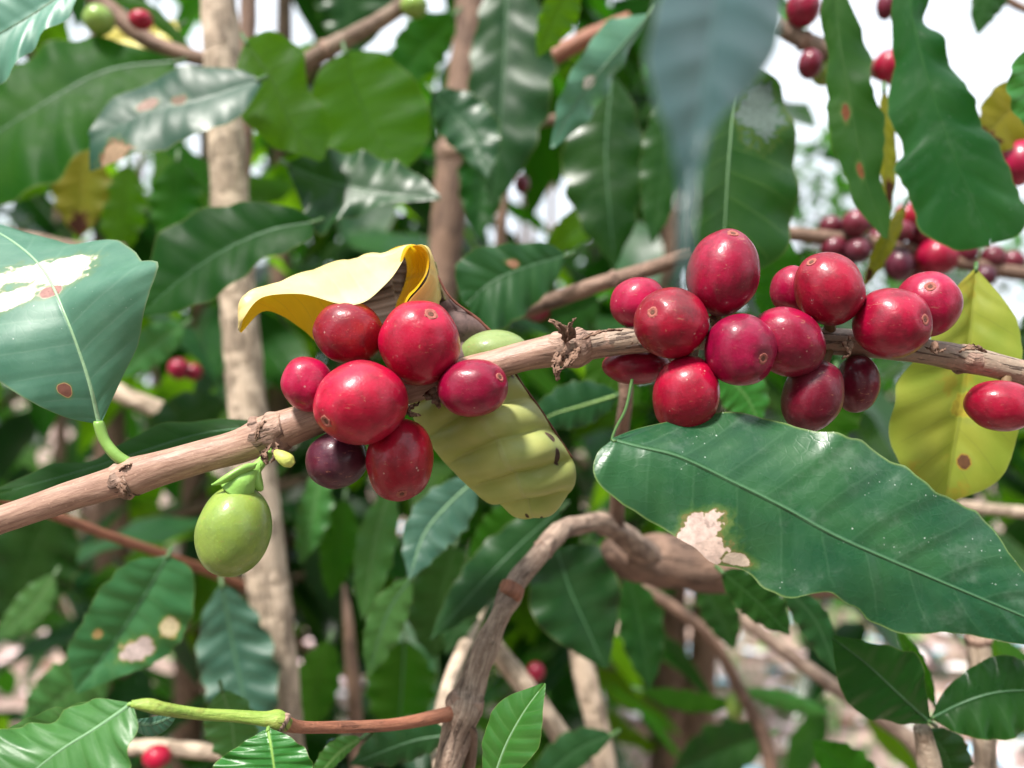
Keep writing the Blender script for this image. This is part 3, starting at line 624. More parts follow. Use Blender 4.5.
leaf('yellow green leaf hanging behind the branch at the right, brown spot near its tip', 'yellow_green',
     [(976, 268, .205), (970, 330, .203), (962, 400, .202), (952, 460, .201), (945, 504, .200)],
     [(976, 268), (1000, 296, -.002), (1018, 325, -.004), (1022, 375, -.005), (1018, 430, -.005), (998, 480, -.003), (946, 504)],
     [(975, 268), (952, 292, -.003), (930, 335, -.006), (904, 370, -.006), (889, 405, -.006), (890, 445, -.005), (905, 480, -.004), (944, 504)],
     nr=60, nh=14, nv=8, corr=.0011, wave=.03, arch=.08, pet=4)
leaf('broad wavy green leaf hanging down at the upper right against the sky', 'hang',
     [(906, -40, .235), (915, 30, .233), (935, 100, .230), (962, 175, .228), (990, 238, .227)],
     [(908, -40), (930, -10, 0), (923, 22, .002), (945, 38, -.002), (948, 68, .002), (971, 90, -.002), (979, 125, .002), (1000, 146, -.001), (1014, 190, .001), (1027, 213, -.001), (1018, 235, 0), (991, 244)],
     [(904, -40), (892, 0, .003), (894, 55, .006), (892, 108, .007), (904, 148, .006), (895, 166, .006), (904, 195, .006), (925, 232, .005), (955, 250, .003), (990, 246)],
     nr=90, nh=14, nv=9, wave=.05, ruf=.22)
leaf('narrow wavy leaf with rusty spots hanging at the upper right beside the sky gap', 'hang_spot',
     [(834, -30, .245), (840, 40, .242), (852, 110, .240), (866, 180, .238), (886, 238, .236)],
     [(836, -30), (852, 10), (868, 52, .002), (871, 85, -.002), (884, 120, .002), (884, 155, -.001), (879, 180, .001), (890, 208, 0), (888, 239)],
     [(832, -30), (820, 10), (828, 55, .003), (827, 95, .004), (832, 145, .004), (848, 180, .003), (855, 205, .002), (884, 239)],
     nr=80, nh=10, nv=9, wave=.06, ruf=.25)
leaf('near blurred blue grey leaf hanging from the top edge with a long thin tip', 'near_blue',
     [(730, -60, .090), (716, 10, .084), (704, 90, .077), (692, 180, .071), (686, 245, .0685), (684, 315, .0675)],
     [(735, -60), (778, -10, .006), (774, 45, .007), (752, 88, .005), (718, 122, .002), (702, 165, .001), (693, 225, 0), (686.5, 317, 0)],
     [(725, -60), (668, -20, -.004), (645, 40, -.005), (650, 95, -.004), (668, 140, -.002), (678, 190, 0), (679, 240, 0), (681, 317, 0)],
     nr=60, nh=10, nv=8, wave=.015, corr=.0003, pet=8)
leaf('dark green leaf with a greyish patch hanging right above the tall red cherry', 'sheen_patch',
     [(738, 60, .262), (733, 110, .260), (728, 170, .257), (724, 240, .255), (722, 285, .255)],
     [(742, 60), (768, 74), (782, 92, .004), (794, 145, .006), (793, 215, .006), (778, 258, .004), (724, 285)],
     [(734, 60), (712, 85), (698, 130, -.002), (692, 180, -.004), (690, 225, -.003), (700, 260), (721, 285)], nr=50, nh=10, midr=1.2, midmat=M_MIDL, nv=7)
leaf('light green leaf with a small pale spot and folded edge near the top centre', 'light_spot', [(650, 14, .30), (608, 62, .29), (575, 105, .285), (552, 148, .28)],
     [(651, 14), (632, 45, .004), (610, 85, .008), (590, 118, .006), (554, 148)], [(648, 14), (608, 22), (580, 58, -.004), (560, 95, -.004), (550, 148)], nr=50, nh=9, midr=1.3)
leaf('small yellowish green backlit leaf pointing down at the top centre', 'backlit', [(575, -25, .31), (555, 15, .31), (537, 58, .31)], 22, 15, pet=12)
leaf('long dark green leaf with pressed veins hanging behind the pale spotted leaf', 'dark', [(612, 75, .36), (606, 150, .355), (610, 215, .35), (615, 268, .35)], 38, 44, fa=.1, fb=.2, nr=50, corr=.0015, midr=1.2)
leaf('round toothed green leaf with one brown spot left of the middle of the branch', 'round_spot', [(566, 256, .27), (530, 266, .265), (495, 280, .262), (466, 304, .26)],
     [(566, 254), (545, 243), (510, 244), (475, 250), (455, 268), (462, 303)], [(566, 258), (553, 285), (535, 305), (505, 328, -.003), (480, 330), (468, 306)], nr=44, ruf=.16, midr=1.3)
# ---- upper left
leaf('pale bluish leaf corner at the very top left', 'glaucous_plain', [(92, -30, .21), (40, 10, .205), (-30, 50, .20)], [(95, -32), (40, -30), (-20, -20), (-40, 50)], [(92, -28), (70, 14, -.003), (36, 44, -.004), (8, 78, -.003), (-30, 90), (-40, 50)], nr=40, midr=2)
leaf('large translucent green leaf filling the left edge under the pale corner leaf', 'green', [(178, 62, .345), (110, 70, .34), (50, 100, .33), (-30, 150, .32)],
     [(178, 60), (140, 48), (95, 38, .006), (50, 46, .008), (10, 72, .008), (-40, 120)], [(176, 66), (165, 95, -.005), (125, 120, -.008), (85, 155, -.01), (40, 190, -.01), (-30, 215)], nr=50, midr=2)
leaf('shiny blue green leaf with torn brown edge in front of the pale trunk', 'bluish', [(259, 80, .285), (205, 98, .28), (150, 112, .278), (90, 140, .275)],
     [(258, 78), (235, 69, .003), (190, 68, .005), (150, 82, .006), (112, 102, .005), (88, 132)], [(262, 84), (246, 110, -.004), (222, 128, -.005), (190, 138, -.006), (160, 150, -.006), (125, 160, -.005), (90, 172)], nr=60, nh=12, wave=.07, ruf=.12, nw=3, corr=.0001)
leaf('drooping green leaf with a backlit yellowish half beside the pale trunk at the upper left', 'backlit', [(246, 42, .30), (272, 80, .298), (292, 125, .296), (322, 160, .295)],
     [(248, 38), (275, 32), (302, 50, .004), (308, 85, .004), (330, 125, .004), (324, 160)], [(244, 44), (236, 70, -.004), (240, 110, -.006), (262, 140, -.005), (320, 162)], nr=44, wave=.14, nw=4)
leaf('broad bright backlit leaf right of the pale trunk near the top', 'backlit', [(345, 52, .33), (356, 90, .33), (375, 135, .328), (402, 172, .325)],
     [(348, 50), (385, 55, .003), (420, 88, .004), (430, 122, .003), (424, 150, .002), (403, 172)], [(342, 54), (320, 70, -.004), (310, 105, -.006), (318, 135, -.005), (345, 160, -.003), (400, 174)], nr=44)
leaf('dark flat leaf with a reddish edge under the bright backlit leaf', 'dark_sheen', [(288, 165, .31), (330, 182, .308), (385, 195, .305), (440, 198, .30)],
     [(288, 162), (320, 152, .004), (370, 155, .006), (415, 172, .004), (440, 196)], [(287, 168), (298, 195, -.004), (315, 232, -.006), (345, 220, -.004), (390, 205, -.002), (440, 200)], nr=44, midr=1.3)
leaf('wide dark green leaf crossing the pale trunk at mid height', 'deep', [(315, 222, .275), (265, 232, .272), (205, 262, .27), (138, 315, .268)],
     [(315, 220), (290, 207), (245, 203, .003), (200, 212, .004), (160, 238, .004), (134, 310)], [(314, 226), (308, 242, -.004), (262, 262, -.006), (225, 292, -.006), (185, 310, -.004), (140, 317)], nr=44, midr=1.4)
leaf('dim yellow green leaf with a dark brown tip behind the torn blue green leaf', 'yellow_dim', [(85, 140, .42), (82, 190, .42), (80, 240, .42)], 28, 30)
leaf('bright green translucent leaf hanging left of the pale trunk below the torn leaf', 'backlit', [(128, 165, .44), (124, 205, .44), (118, 262, .44)], 24, 24)
leaf('mid green translucent leaf hanging beside the pale trunk below the torn leaf', 'green', [(178, 160, .43), (175, 205, .43), (168, 250, .43)], 28, 26)
leaf('dark leaf hanging from a crossing twig beside the brown trunk at the top', 'dark_sheen', [(432, 92, .33), (455, 115, .33), (475, 140, .325), (488, 178, .32)], 30, 24)
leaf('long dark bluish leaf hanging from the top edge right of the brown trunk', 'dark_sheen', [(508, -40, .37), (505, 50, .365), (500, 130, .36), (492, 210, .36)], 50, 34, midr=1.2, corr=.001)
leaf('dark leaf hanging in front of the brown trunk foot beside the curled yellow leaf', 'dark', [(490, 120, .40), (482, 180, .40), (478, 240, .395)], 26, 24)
leaf('green leaf backlit by the sky at the top between the two trunks', 'green', [(455, 15, .42), (425, 45, .42), (392, 92, .41)], 24, 28)
leaf('dark leaf in shade at the top between pale trunk and crossing twig', 'dark', [(330, -45, .46), (345, 0, .46), (352, 60, .46)], 48, 30)
leaf('thin dark green leaf edge over the green cherry at the top left corner', 'green', [(70, -4, .37), (115, -2, .37), (155, 16, .37), (205, 66, .37)], 7, 9)
leaf('yellow leaf behind the green and red cherries at the top left corner', 'yellow', [(180, 25, .40), (135, 38, .40), (85, 44, .40)], 22, 20)
# ---- right edge
leaf('yellowish olive leaf behind the right edge below the sky', 'yellow_dim', [(1040, 85, .27), (1005, 115, .268), (975, 150, .265)], [(1040, 82), (1000, 84), (980, 110), (975, 150)], [(1042, 90), (1036, 125), (1010, 150), (975, 152)])
leaf('small green leaf edge at the far right below the white sky', 'fresh', [(1040, 40, .22), (1030, 80, .22), (1034, 140, .22)], [(1040, 40), (1060, 80), (1034, 140)], [(1040, 40), (1014, 62), (1008, 100), (1034, 140)])
leaf('dark green leaf tip poking into the sky from the top right edge', 'dark', [(1010, -25, .34), (985, 3, .34), (977, 36, .34)], 18, 14)
leaf('thin brownish yellow leaf between the rusty spotted leaf and the broad wavy leaf', 'yellow_dim', [(884, 90, .26), (886, 150, .26), (890, 215, .26)], 10, 9, pet=6)
leaf('narrow yellowish leaf lying across the far red cherries at the right', 'yellow_dim', [(905, 205, .255), (885, 245, .25), (862, 290, .25)], 9, 9, pet=6)
leaf('dark leaf at the right edge above the yellow green leaf', 'dark', [(1040, 300, .26), (1035, 340, .26), (1030, 385, .26)], 22, 18)
leaf('green pointed leaf under the right cluster just above the huge leaf', 'fresh', [(720, 372, .25), (745, 395, .25), (760, 425, .25)], 24, 24, pet=8)
leaf('fresh green leaf between the hanging cherries and the huge leaf', 'green', [(835, 372, .27), (830, 410, .27), (820, 452, .27)], 32, 36)
leaf('bright green leaf behind the tall oval cherry of the right cluster', 'green', [(745, 225, .29), (775, 275, .29), (768, 330, .29)], 28, 30)
# ---- lower left
leaf('green toothed leaf with a pinkish hole in the lower left behind the green cherry', 'light_hole', [(168, 556, .262), (142, 600, .26), (112, 645, .258), (76, 692, .255)],
     [(170, 556), (192, 570, .003), (194, 600, .004), (186, 632, .004), (160, 660, .003), (125, 675), (78, 694)], [(165, 556), (128, 562, -.003), (100, 590, -.004), (82, 622, -.004), (68, 650, -.003), (75, 692)], nr=60, ruf=.16, nw=8, corr=.0014, midr=1.6, wave=.08)
leaf('dark shiny leaf hanging in front of the lower pale trunk', 'bluish_plain', [(222, 585, .33), (232, 640, .33), (244, 700, .325), (252, 765, .32)], 40, 38, nr=50, corr=.0012, midr=1.2)
leaf('narrow green leaf lying behind the left part of the branch', 'deep', [(262, 426, .205), (200, 434, .205), (140, 452, .206), (70, 474, .207), (-10, 496, .207)],
     [(262, 420), (210, 420, .004), (160, 426, .006), (128, 440, .004), (95, 460, .004), (50, 466, .004), (-10, 492)], [(262, 430), (210, 438, -.003), (150, 460, -.004), (95, 478, -.004), (45, 500, -.004), (-10, 500)], nr=50, wave=.08, midr=1.2)
leaf('large leaf with a pale stripe of midrib cut by the bottom left corner', 'light', [(131, 704, .150), (96, 728, .149), (58, 752, .148), (10, 790, .146)],
     [(130, 702), (90, 700, .004), (50, 722, .005), (10, 728, .005), (-40, 745)], [(134, 706), (138, 728, -.002), (130, 752, -.004), (125, 775, -.005), (80, 820, -.004), (10, 795)], nr=50, nh=12, midr=2.6, midmat=M_MIDL, petpt=[(150, 707, .151)], petmat=M_PET)
leaf('narrow leaf seen edge on at the bottom left behind the cut leaf', 'light', [(140, 706, .170), (95, 716, .170), (40, 728, .17), (-20, 748, .17)], 7, 16, pet=8)
leaf('small smooth bluish leaf tip under the green twig at the bottom left', 'bluish_plain', [(130, 722, .172), (152, 724, .172), (178, 714, .172)], 7, 12, pet=4, wave=.01, ruf=0, corr=0)
leaf('green leaf curving down from the young twig at the bottom left', 'fresh', [(268, 730, .160), (272, 752, .158), (278, 795, .156)], [(270, 728), (292, 738), (312, 760), (308, 800)], [(264, 730), (240, 745), (215, 765), (215, 800)], nr=40, midr=2.2, midmat=M_PET, petpt=[(272, 716, .161)], petmat=M_PET)
leaf('pale shiny leaf behind the young twig near the lower trunk', 'light', [(222, 690, .24), (232, 725, .24), (236, 770, .24)], 26, 28)
leaf('yellowish green leaf blade at the bottom between trunk and forked stem', 'fresh', [(362, 738, .20), (340, 752, .20), (310, 785, .20)], 7, 14)
leaf('dark green leaf at the bottom left of the forked stem', 'dark_sheen', [(452, 735, .24), (410, 742, .24), (350, 765, .24)], 18, 26, midr=1.2)
leaf('large dim leaf behind the left branch at the left edge', 'dark', [(60, 500, .42), (30, 560, .42), (10, 640, .42)], 50, 55)
leaf('dim shiny leaf in shade under the toothed leaf with the hole', 'light', [(110, 660, .36), (70, 690, .36), (20, 735, .36)], 34, 30, corr=.0015)
leaf('light leaf glimpsed between the bluish leaf and pale trunk', 'light', [(185, 325, .40), (155, 345, .40), (118, 378, .40)], 18, 20)
leaf('dark leaf crossing behind the branch left of the pale trunk', 'dark', [(225, 400, .38), (185, 425, .38), (140, 470, .38)], 24, 30)
# ---- centre low
leaf('glossy grey green leaf pointing down under the ribbed yellow leaf end', 'bluish_plain' if 'bluish_plain' in LEAFMATS else 'light', [(478, 478, .27), (448, 505, .268), (424, 535, .265), (409, 580, .26)], 30, 24, nr=44, midr=1.6, midmat=M_MIDL)
leaf('small green leaf with lit midrib left of the forked stem', 'light', [(412, 578, .30), (392, 605, .298), (380, 635, .296), (368, 678, .295)], 20, 18, midr=1.3)
leaf('narrow curled dark leaf hanging right of the pale trunk', 'light', [(392, 485, .32), (375, 540, .32), (362, 620, .32)], 22, 18)
leaf('fresh bright green leaf standing at the bottom centre beside the forked stem', 'fresh', [(488, 800, .168), (503, 752, .166), (522, 715, .165), (545, 683, .165)], [(492, 800), (520, 770, -.003), (540, 745, -.004), (543, 715, -.003), (546, 684)], [(482, 800), (483, 770, .002), (484, 738, .003), (500, 702, .003), (542, 683)], nr=50, nh=12, midr=1.8, midmat=M_MIDL, wave=.04)
leaf('dark glossy leaf under the arching stem in the centre', 'dark_sheen', [(556, 548, .30), (570, 590, .298), (588, 630, .296), (605, 668, .295)], [(558, 548), (598, 545, .004), (618, 580, .005), (618, 615, .004), (608, 668)], [(552, 550), (530, 575, -.003), (532, 615, -.004), (555, 640, -.003), (602, 668)], nr=50, midr=1.6)
leaf('long dark leaf running down left from the arching stem', 'dark_sheen', [(562, 508, .29), (520, 545, .29), (485, 580, .285), (430, 640, .28)], 22, 26, midr=1.2)
leaf('shaded green leaf hanging behind the forked stem', 'dark', [(455, 545, .36), (440, 600, .36), (432, 660, .36)], 36, 36)
leaf('wide shaded leaf at the bottom behind the forked stem', 'green', [(405, 640, .38), (402, 690, .38), (398, 745, .38)], 34, 36, midr=1.2)
leaf('veined leaf right of the ribbed yellow leaf end below the branch', 'dark_sheen', [(618, 395, .26), (585, 405, .26), (552, 415, .26), (530, 430, .26)], 20, 26, midr=1.6, midmat=M_PET)
leaf('green leaf under the branch between both clusters', 'green', [(590, 352, .30), (610, 375, .30), (640, 405, .30)], 22, 26)
leaf('dark leaf behind the red twig between both clusters', 'dark', [(600, 300, .33), (570, 312, .33), (535, 322, .33)], 26, 22)
leaf('drooping dark leaf below the arching stem on the right', 'dark', [(628, 575, .36), (640, 625, .36), (650, 690, .355)], 24, 22)
# ---- lower right
leaf('dark green leaf of a pair at the lower right, pointing up left', 'dark', [(930, 722, .205), (900, 695, .204), (868, 665, .203), (832, 637, .202)], [(930, 718), (926, 690, -.003), (918, 655, -.004), (885, 645, -.003), (835, 635)], [(926, 724), (895, 722, .003), (858, 712, .003), (838, 682, .002), (832, 640)], nr=50, nh=10, midr=1.7)
leaf('dark green leaf of a pair at the lower right, pointing right', 'dark', [(932, 718, .205), (965, 702, .203), (1000, 692, .202), (1050, 690, .20)], [(932, 715), (945, 690, .002), (975, 665, .003), (1005, 655, .003), (1052, 672)], [(934, 720), (955, 732, -.002), (990, 740, -.003), (1020, 735, -.003), (1052, 705)], nr=50, nh=10, midr=1.7)
leaf('dark hanging leaf under the torn patch of the huge leaf', 'dark', [(722, 572, .24), (755, 600, .24), (790, 635, .24)], 26, 18)
leaf('bluish dark leaf drooping below the lower edge of the huge leaf', 'dark_sheen', [(782, 585, .25), (815, 620, .25), (838, 675, .25)], 14, 18)
leaf('small green leaf at the bottom right under the leaf pair', 'dark', [(925, 730, .22), (945, 755, .22), (958, 800, .22)], 24, 28)
leaf('green leaf tip at the bottom edge right of centre', 'green', [(880, 800, .27), (850, 770, .27), (812, 740, .27)], 26, 22)
leaf('small curled leaf edge between huge leaf and the pair below it', 'green', [(935, 705, .23), (915, 660, .23), (895, 625, .23)], 9, 9, pet=4)
leaf('low green leaf on the ground side at the bottom right of centre', 'dark', [(770, 735, .45), (725, 750, .45), (670, 775, .45)], 26, 30)
leaf('dark low leaf left of the blurred litter', 'green', [(640, 690, .45), (690, 700, .45), (745, 705, .45)], 9, 12)

leaf('light green leaf just right of the lower pale trunk', 'light', [(322, 468, .37), (314, 510, .37), (300, 565, .37)], 18, 16)
leaf('dark leaf with a lit edge between the glossy leaf and the forked branch', 'dark_sheen', [(492, 560, .31), (468, 600, .31), (446, 655, .31)], 18, 20)
leaf('dark leaf at the bottom edge right of the fresh bright leaf', 'dark_sheen', [(612, 735, .30), (575, 752, .30), (525, 795, .30)], 16, 22)
leaf('bright translucent leaf under the white sky spots in the centre', 'backlit', [(604, 205, .38), (578, 228, .38), (542, 256, .38)], 15, 18)
leaf('dark leaf in shade left of the near blue grey leaf', 'dark', [(668, 92, .34), (664, 165, .34), (652, 245, .34)], 22, 24)
leaf('green leaf drooping beside the small lit leaf in the lower centre', 'green', [(345, 498, .40), (338, 545, .40), (330, 600, .40)], 20, 18)
leaf('dim green leaf low in the shade left of the forked branch', 'green', [(330, 640, .42), (318, 680, .42), (310, 735, .42)], 22, 22)
leaf('small light leaf low at the left edge under the big shaded leaf', 'light', [(55, 575, .40), (30, 610, .40), (-5, 640, .40)], 16, 18)
leaf('shaded leaf under the yellow ribbed leaf end', 'green', [(520, 500, .34), (500, 530, .34), (468, 560, .34)], 18, 20)
leaf('dark leaf hanging under the thick limb beside the pale litter', 'dark', [(700, 580, .37), (718, 610, .37), (735, 650, .37)], 20, 18)
leaf('narrow bright leaf lying low over the pale litter', 'fresh', [(740, 690, .46), (785, 700, .46), (835, 716, .46)], 9, 10)
# ------------------------------------------------------------------ stems and twigs
def stem(label, pts, mat, cat='branch', name='upright_branch', nodes=(), bumps=.05, seed=1, seg=18, group=None):
    loc = P(*pts[0][:3]); o = tube(name, pts, mat, None, loc, seg, None, bumps, seed)
    tag(o, label, cat, group)
    sp = spline(np.array(pts, float), 200)
    for f in nodes:
        i = int(f * 199); a = sp[max(0, i - 4)]; b = sp[min(199, i + 4)]; c = sp[i]; L = c[3] * .55
        dr = (b - a)[:2]; dr = dr / (np.linalg.norm(dr) + 1e-9)
        col = [(*(c[:2] + dr * L * q), c[2], c[3] * k) for q, k in ((-1, .97), (-.4, 1.2), (.2, 1.14), (1, .97))]
        tube('node_collar', col, B_NODE, o, loc, 14, 16, .08, seed + i, freq=300)
    return o
stem('pale tan trunk standing left of the red cherries, running the full height of the picture', [(213, -60, .365, 17.5), (220, 20, .362, 17.5), (224, 100, .36, 17.5), (230, 200, .358, 18), (238, 300, .356, 18), (247, 400, .354, 19), (258, 500, .352, 20), (269, 600, .35, 21), (279, 700, .348, 21), (292, 900, .35, 22)], B_TAN, 'coffee tree', 'coffee_tree', (), seg=24, bumps=.07)
stem('thin dark stem close behind the pale tan trunk at the top', [(250, -60, .40, 8), (247, 60, .40, 8), (243, 150, .40, 9), (236, 215, .40, 9)], B_BROWN)
stem('brown rough trunk in the top centre behind the leaves', [(478, -60, .47, 17), (466, 60, .47, 16), (455, 150, .47, 17), (447, 230, .47, 17), (438, 320, .47, 16), (430, 420, .47, 16)], B_BROWN, 'coffee tree', 'coffee_tree', (.45,))
fk = stem('forked grey brown stem rising from the bottom centre and bending over to the right', [(436, 830, .196, 16), (448, 770, .198, 14.5), (457, 735, .199, 15), (463, 712, .20, 17.5), (470, 692, .203, 14.5), (486, 648, .207, 12), (501, 614, .21, 9.8), (510, 594, .2145, 12.5), (516, 582, .217, 10), (540, 553, .224, 9.3), (556, 536, .232, 10.5), (566, 528, .238, 9.2), (594, 522, .25, 9.5), (604, 524, .256, 11), (620, 532, .265, 11), (640, 548, .278, 12), (655, 558, .287, 12)], B_GREY, 'branch', 'forked_branch', (.30, .70), .11, 3, 26)
stem('thick blurred brown limb running behind the pinkish patch of the huge leaf', [(606, 548, .283, 9), (622, 553, .286, 20), (650, 560, .29, 26), (690, 563, .295, 27), (740, 566, .30, 27), (850, 572, .31, 25)], B_BROWN, 'branch', 'thick_branch', bumps=.1)
fl = fk.location
tube('leaf_scar', [(508, 597, .2135, 11.8), (511, 592, .2140, 13.4), (514, 586, .2150, 12.2)], B_RED, fk, fl, 16, 16, .12, 4, freq=420)
tube('side_twig', [(458, 712, .200, 8), (430, 718, .193, 6.5), (390, 725, .185, 6), (340, 727, .176, 6), (300, 727, .168, 6), (282, 722, .164, 8)], B_RED, fk, fl, 12)
tube('side_shoot', [(442, 790, .225, 6), (438, 735, .26, 7.5), (450, 680, .29, 7), (474, 625, .32, 6), (490, 590, .34, 2.5)], B_TAN, fk, fl, 12)
tube('stub', [(466, 722, .198, 8), (472, 742, .200, 6), (466, 790, .203, 6)], B_BROWN, fk, fl, 10)
stem('green young shoot with a brown scar at the bottom left', [(288, 725, .163, 7), (278, 720, .162, 9.5), (264, 719, .161, 7), (235, 716, .159, 6), (200, 714, .156, 5.6), (165, 709, .152, 6.2), (148, 705, .151, 6.4), (131, 704, .150, 3.5)], B_YOUNG, 'twig', 'young_shoot', (.04,), .06)
stem('slanting brown twig passing behind the right cluster', [(690, 255, .27, 7.5), (640, 272, .272, 8), (600, 284, .275, 8), (565, 296, .278, 8.5), (520, 312, .28, 8)], B_BROWN, 'twig', 'coffee_twig', (.45,))
stem('grey brown twig crossing the sky gap at the top left', [(290, 72, .40, 9), (330, 48, .395, 9), (375, 24, .39, 8), (415, -2, .385, 8)], B_GREY, 'twig', 'coffee_twig', (.3,))
stem('brown twig reaching in from the left edge above the bluish leaf', [(-40, 226, .38, 8), (30, 240, .38, 8), (80, 249, .38, 7), (125, 250, .38, 6)], B_GREY, 'twig', 'coffee_twig')
stem('tan twig sloping behind the stalk of the bluish leaf', [(60, 360, .40, 9), (120, 393, .40, 9), (180, 418, .40, 9), (230, 440, .40, 8)], B_TAN, 'twig', 'coffee_twig')
stem('reddish twig sloping below the left part of the branch', [(-20, 492, .27, 4.6), (50, 514, .285, 4.6), (110, 536, .305, 4.6), (165, 555, .33, 4.5), (235, 582, .375, 4.5), (274, 597, .395, 4)], B_RED, 'twig', 'coffee_twig')
stem('tan twig passing behind the small red cherry at the bottom left', [(60, 765, .34, 8), (130, 748, .335, 7.5), (190, 750, .33, 7.5), (250, 757, .33, 7)], B_TAN, 'twig', 'coffee_twig')
stem('dark brown upright stem right of the lower pale trunk', [(344, 585, .45, 2), (348, 620, .44, 5), (351, 660, .44, 6.5), (356, 720, .44, 7), (360, 830, .44, 7)], B_BROWN)
stem('tan stem leaning down to the right in the bottom centre', [(488, 640, .33, 10), (520, 680, .33, 10), (555, 728, .33, 10), (600, 800, .33, 10)], B_TAN)
stem('thicker tan stem standing at the bottom right of the arching stem', [(578, 640, .36, 10), (586, 680, .36, 12), (598, 730, .36, 12), (612, 820, .36, 13)], B_TAN)
stem('thin brown twig bending down through the pale litter', [(625, 580, .40, 7), (670, 605, .40, 6), (712, 640, .40, 6), (740, 690, .40, 6), (765, 740, .40, 7), (775, 800, .40, 7)], B_BROWN, 'twig', 'coffee_twig')
stem('long straight brown twig sloping down to the leaf pair', [(670, 560, .38, 7), (740, 617, .375, 7), (810, 670, .37, 7), (880, 718, .365, 7.5), (915, 745, .36, 9), (945, 800, .355, 9)], B_GREY, 'twig', 'coffee_twig')
stem('upright tan stem passing behind the huge leaf at the right', [(972, 560, .26, 11), (978, 640, .26, 11), (983, 710, .26, 11), (988, 830, .26, 11)], B_TAN, nodes=(.3,))
stem('pale twig stub rising from below to the leaf pair', [(935, 800, .215, 13), (928, 760, .212, 11), (922, 728, .209, 8)], B_TAN, 'twig', 'coffee_twig')
stem('thin twig across the right edge beside the huge leaf', [(960, 506, .35, 6), (1000, 510, .35, 6), (1050, 514, .35, 6), (1400, 540, .40, 8)], B_TAN, 'twig', 'coffee_twig')
ub = stem('brown twig carrying the far clusters of small dark red cherries at the right', [(770, 232, .33, 7), (830, 238, .33, 7.5), (890, 246, .33, 7), (950, 260, .33, 7), (1010, 272, .33, 7), (1060, 280, .33, 7), (1300, 330, .34, 8), (1600, 400, .40, 9)], B_BROWN, 'twig', 'coffee_twig', (.2, .42, .62))
stem('brown twig with red cherries crossing the sky at the upper right', [(775, 25, .32, 8), (808, 42, .32, 9), (850, 58, .32, 8), (885, 74, .32, 8), (930, 92, .32, 7)], B_GREY, 'twig', 'coffee_twig', (.2,))
stem('thin twig slanting into the sky at the top right corner', [(1500, 200, .5, 8), (1200, 85, .42, 6), (1050, 20, .40, 4), (1010, 2, .40, 4), (975, -18, .40, 4)], B_BROWN, 'twig', 'coffee_twig')
stem('thin hooked brown twig holding one dark cherry in the centre top', [(500, 260, .42, 6), (503, 200, .42, 5), (510, 160, .42, 5), (528, 128, .42, 5), (560, 118, .42, 5)], B_BROWN, 'twig', 'coffee_twig')
stem('dark brown twig under the branch between both clusters', [(622, 350, .23, 8), (626, 390, .23, 7), (622, 430, .235, 7), (618, 480, .25, 7), (616, 532, .262, 8)], B_BROWN, 'twig', 'coffee_twig')
stem('brown twig with green and red fruit at the top left corner', [(75, -20, .36, 8), (110, 10, .36, 9), (140, 35, .36, 9), (170, 50, .36, 8), (215, 62, .36, 7)], B_BROWN, 'twig', 'coffee_twig')
stem('reddish brown twig behind the light spotted leaf at the top', [(530, 70, .40, 9), (580, 42, .40, 9), (630, 20, .40, 8)], B_RED, 'twig', 'coffee_twig')

# ------------------------------------------------------------------ blurred cherries further back
FAR = 'small blurred cherries on the far twig at the right'
def fc(label, x, y, r, d, mat, group=None, ry=None, cat='coffee cherry', name='coffee_cherry', stem=None):
    return cherry(label, x, y, r, ry or r, d, mat, None, 0, group, stem, True, name, cat, False)
fc('far red cherry, the largest on the far twig, above the dusky cherry', 937, 257, 20, .325, 'red', FAR, 19)
fc('far dark cherry below the twig left of the largest far cherry', 899, 265, 14, .325, 'purple', FAR, 17)
fc('far dull red cherry at the left end of the far twig', 856, 223, 14, .325, 'maroon', FAR)
fc('far dull cherry first from the left on the far twig', 831, 227, 12, .335, 'maroon', FAR)
fc('far dark red cherry hanging under the left end of the far twig', 834, 248, 13, .33, 'maroon', FAR)
fc('far dark cherry under the far twig beside the narrow yellowish leaf', 858, 251, 13, .325, 'purple', FAR)
fc('far red cherry just under the tip of the rusty spotted leaf', 907, 217, 12, .325, 'red', FAR, 14)
fc('far dark red cherry at the foot of the broad wavy leaf', 922, 234, 15, .33, 'maroon', FAR)
fc('far small dull cherry beside the thin brownish leaf', 902, 231, 11, .32, 'maroon', FAR)
fc('far dark red cherry right of the largest far cherry', 966, 252, 12, .33, 'maroon', FAR)
fc('far dark cherry above the twig near the right edge', 993, 257, 12, .33, 'maroon', FAR)
fc('far purple cherry below the twig near the right edge', 985, 276, 11, .325, 'purple', FAR)
fc('far dark red cherry at the very foot of the wavy leaf beside the twig', 955, 243, 12, .335, 'purple', FAR)
fc('far dark cherry wedged between the largest far cherry and the far twig', 918, 266, 12, .335, 'maroon', FAR)
fc('far maroon cherry on the far twig under the narrow leaf tip', 880, 240, 13, .335, 'maroon', FAR)
fc('far purple cherry low on the left of the far twig', 846, 262, 10, .335, 'purple', FAR)
fc('far dark red cherry at the right edge end of the far twig', 1012, 262, 12, .335, 'maroon', FAR)
fc('far maroon cherry behind the lower tip of the rusty spotted leaf', 871, 218, 12, .34, 'maroon', FAR)
fc('far purple cherry squeezed under the foot of the broad wavy leaf', 940, 236, 11, .345, 'purple', FAR)
fc('far dark red cherry low under the middle of the far twig', 915, 279, 10, .345, 'maroon', FAR)
fc('red cherry cut by the right edge beside the broad wavy leaf', 1020, 163, 20, .27, 'bright', None, 23)
fc('red cherry at the top edge beside the sky gap', 803, 8, 17, .315, 'crimson', None, 19)
fc('dark maroon cherry below the twig node at the top right', 810, 64, 12, .315, 'maroon', None, 15)
fc('green cherry behind the narrow rusty spotted leaf', 824, 72, 13, .325, 'green', None, 14, name='green_cherry')
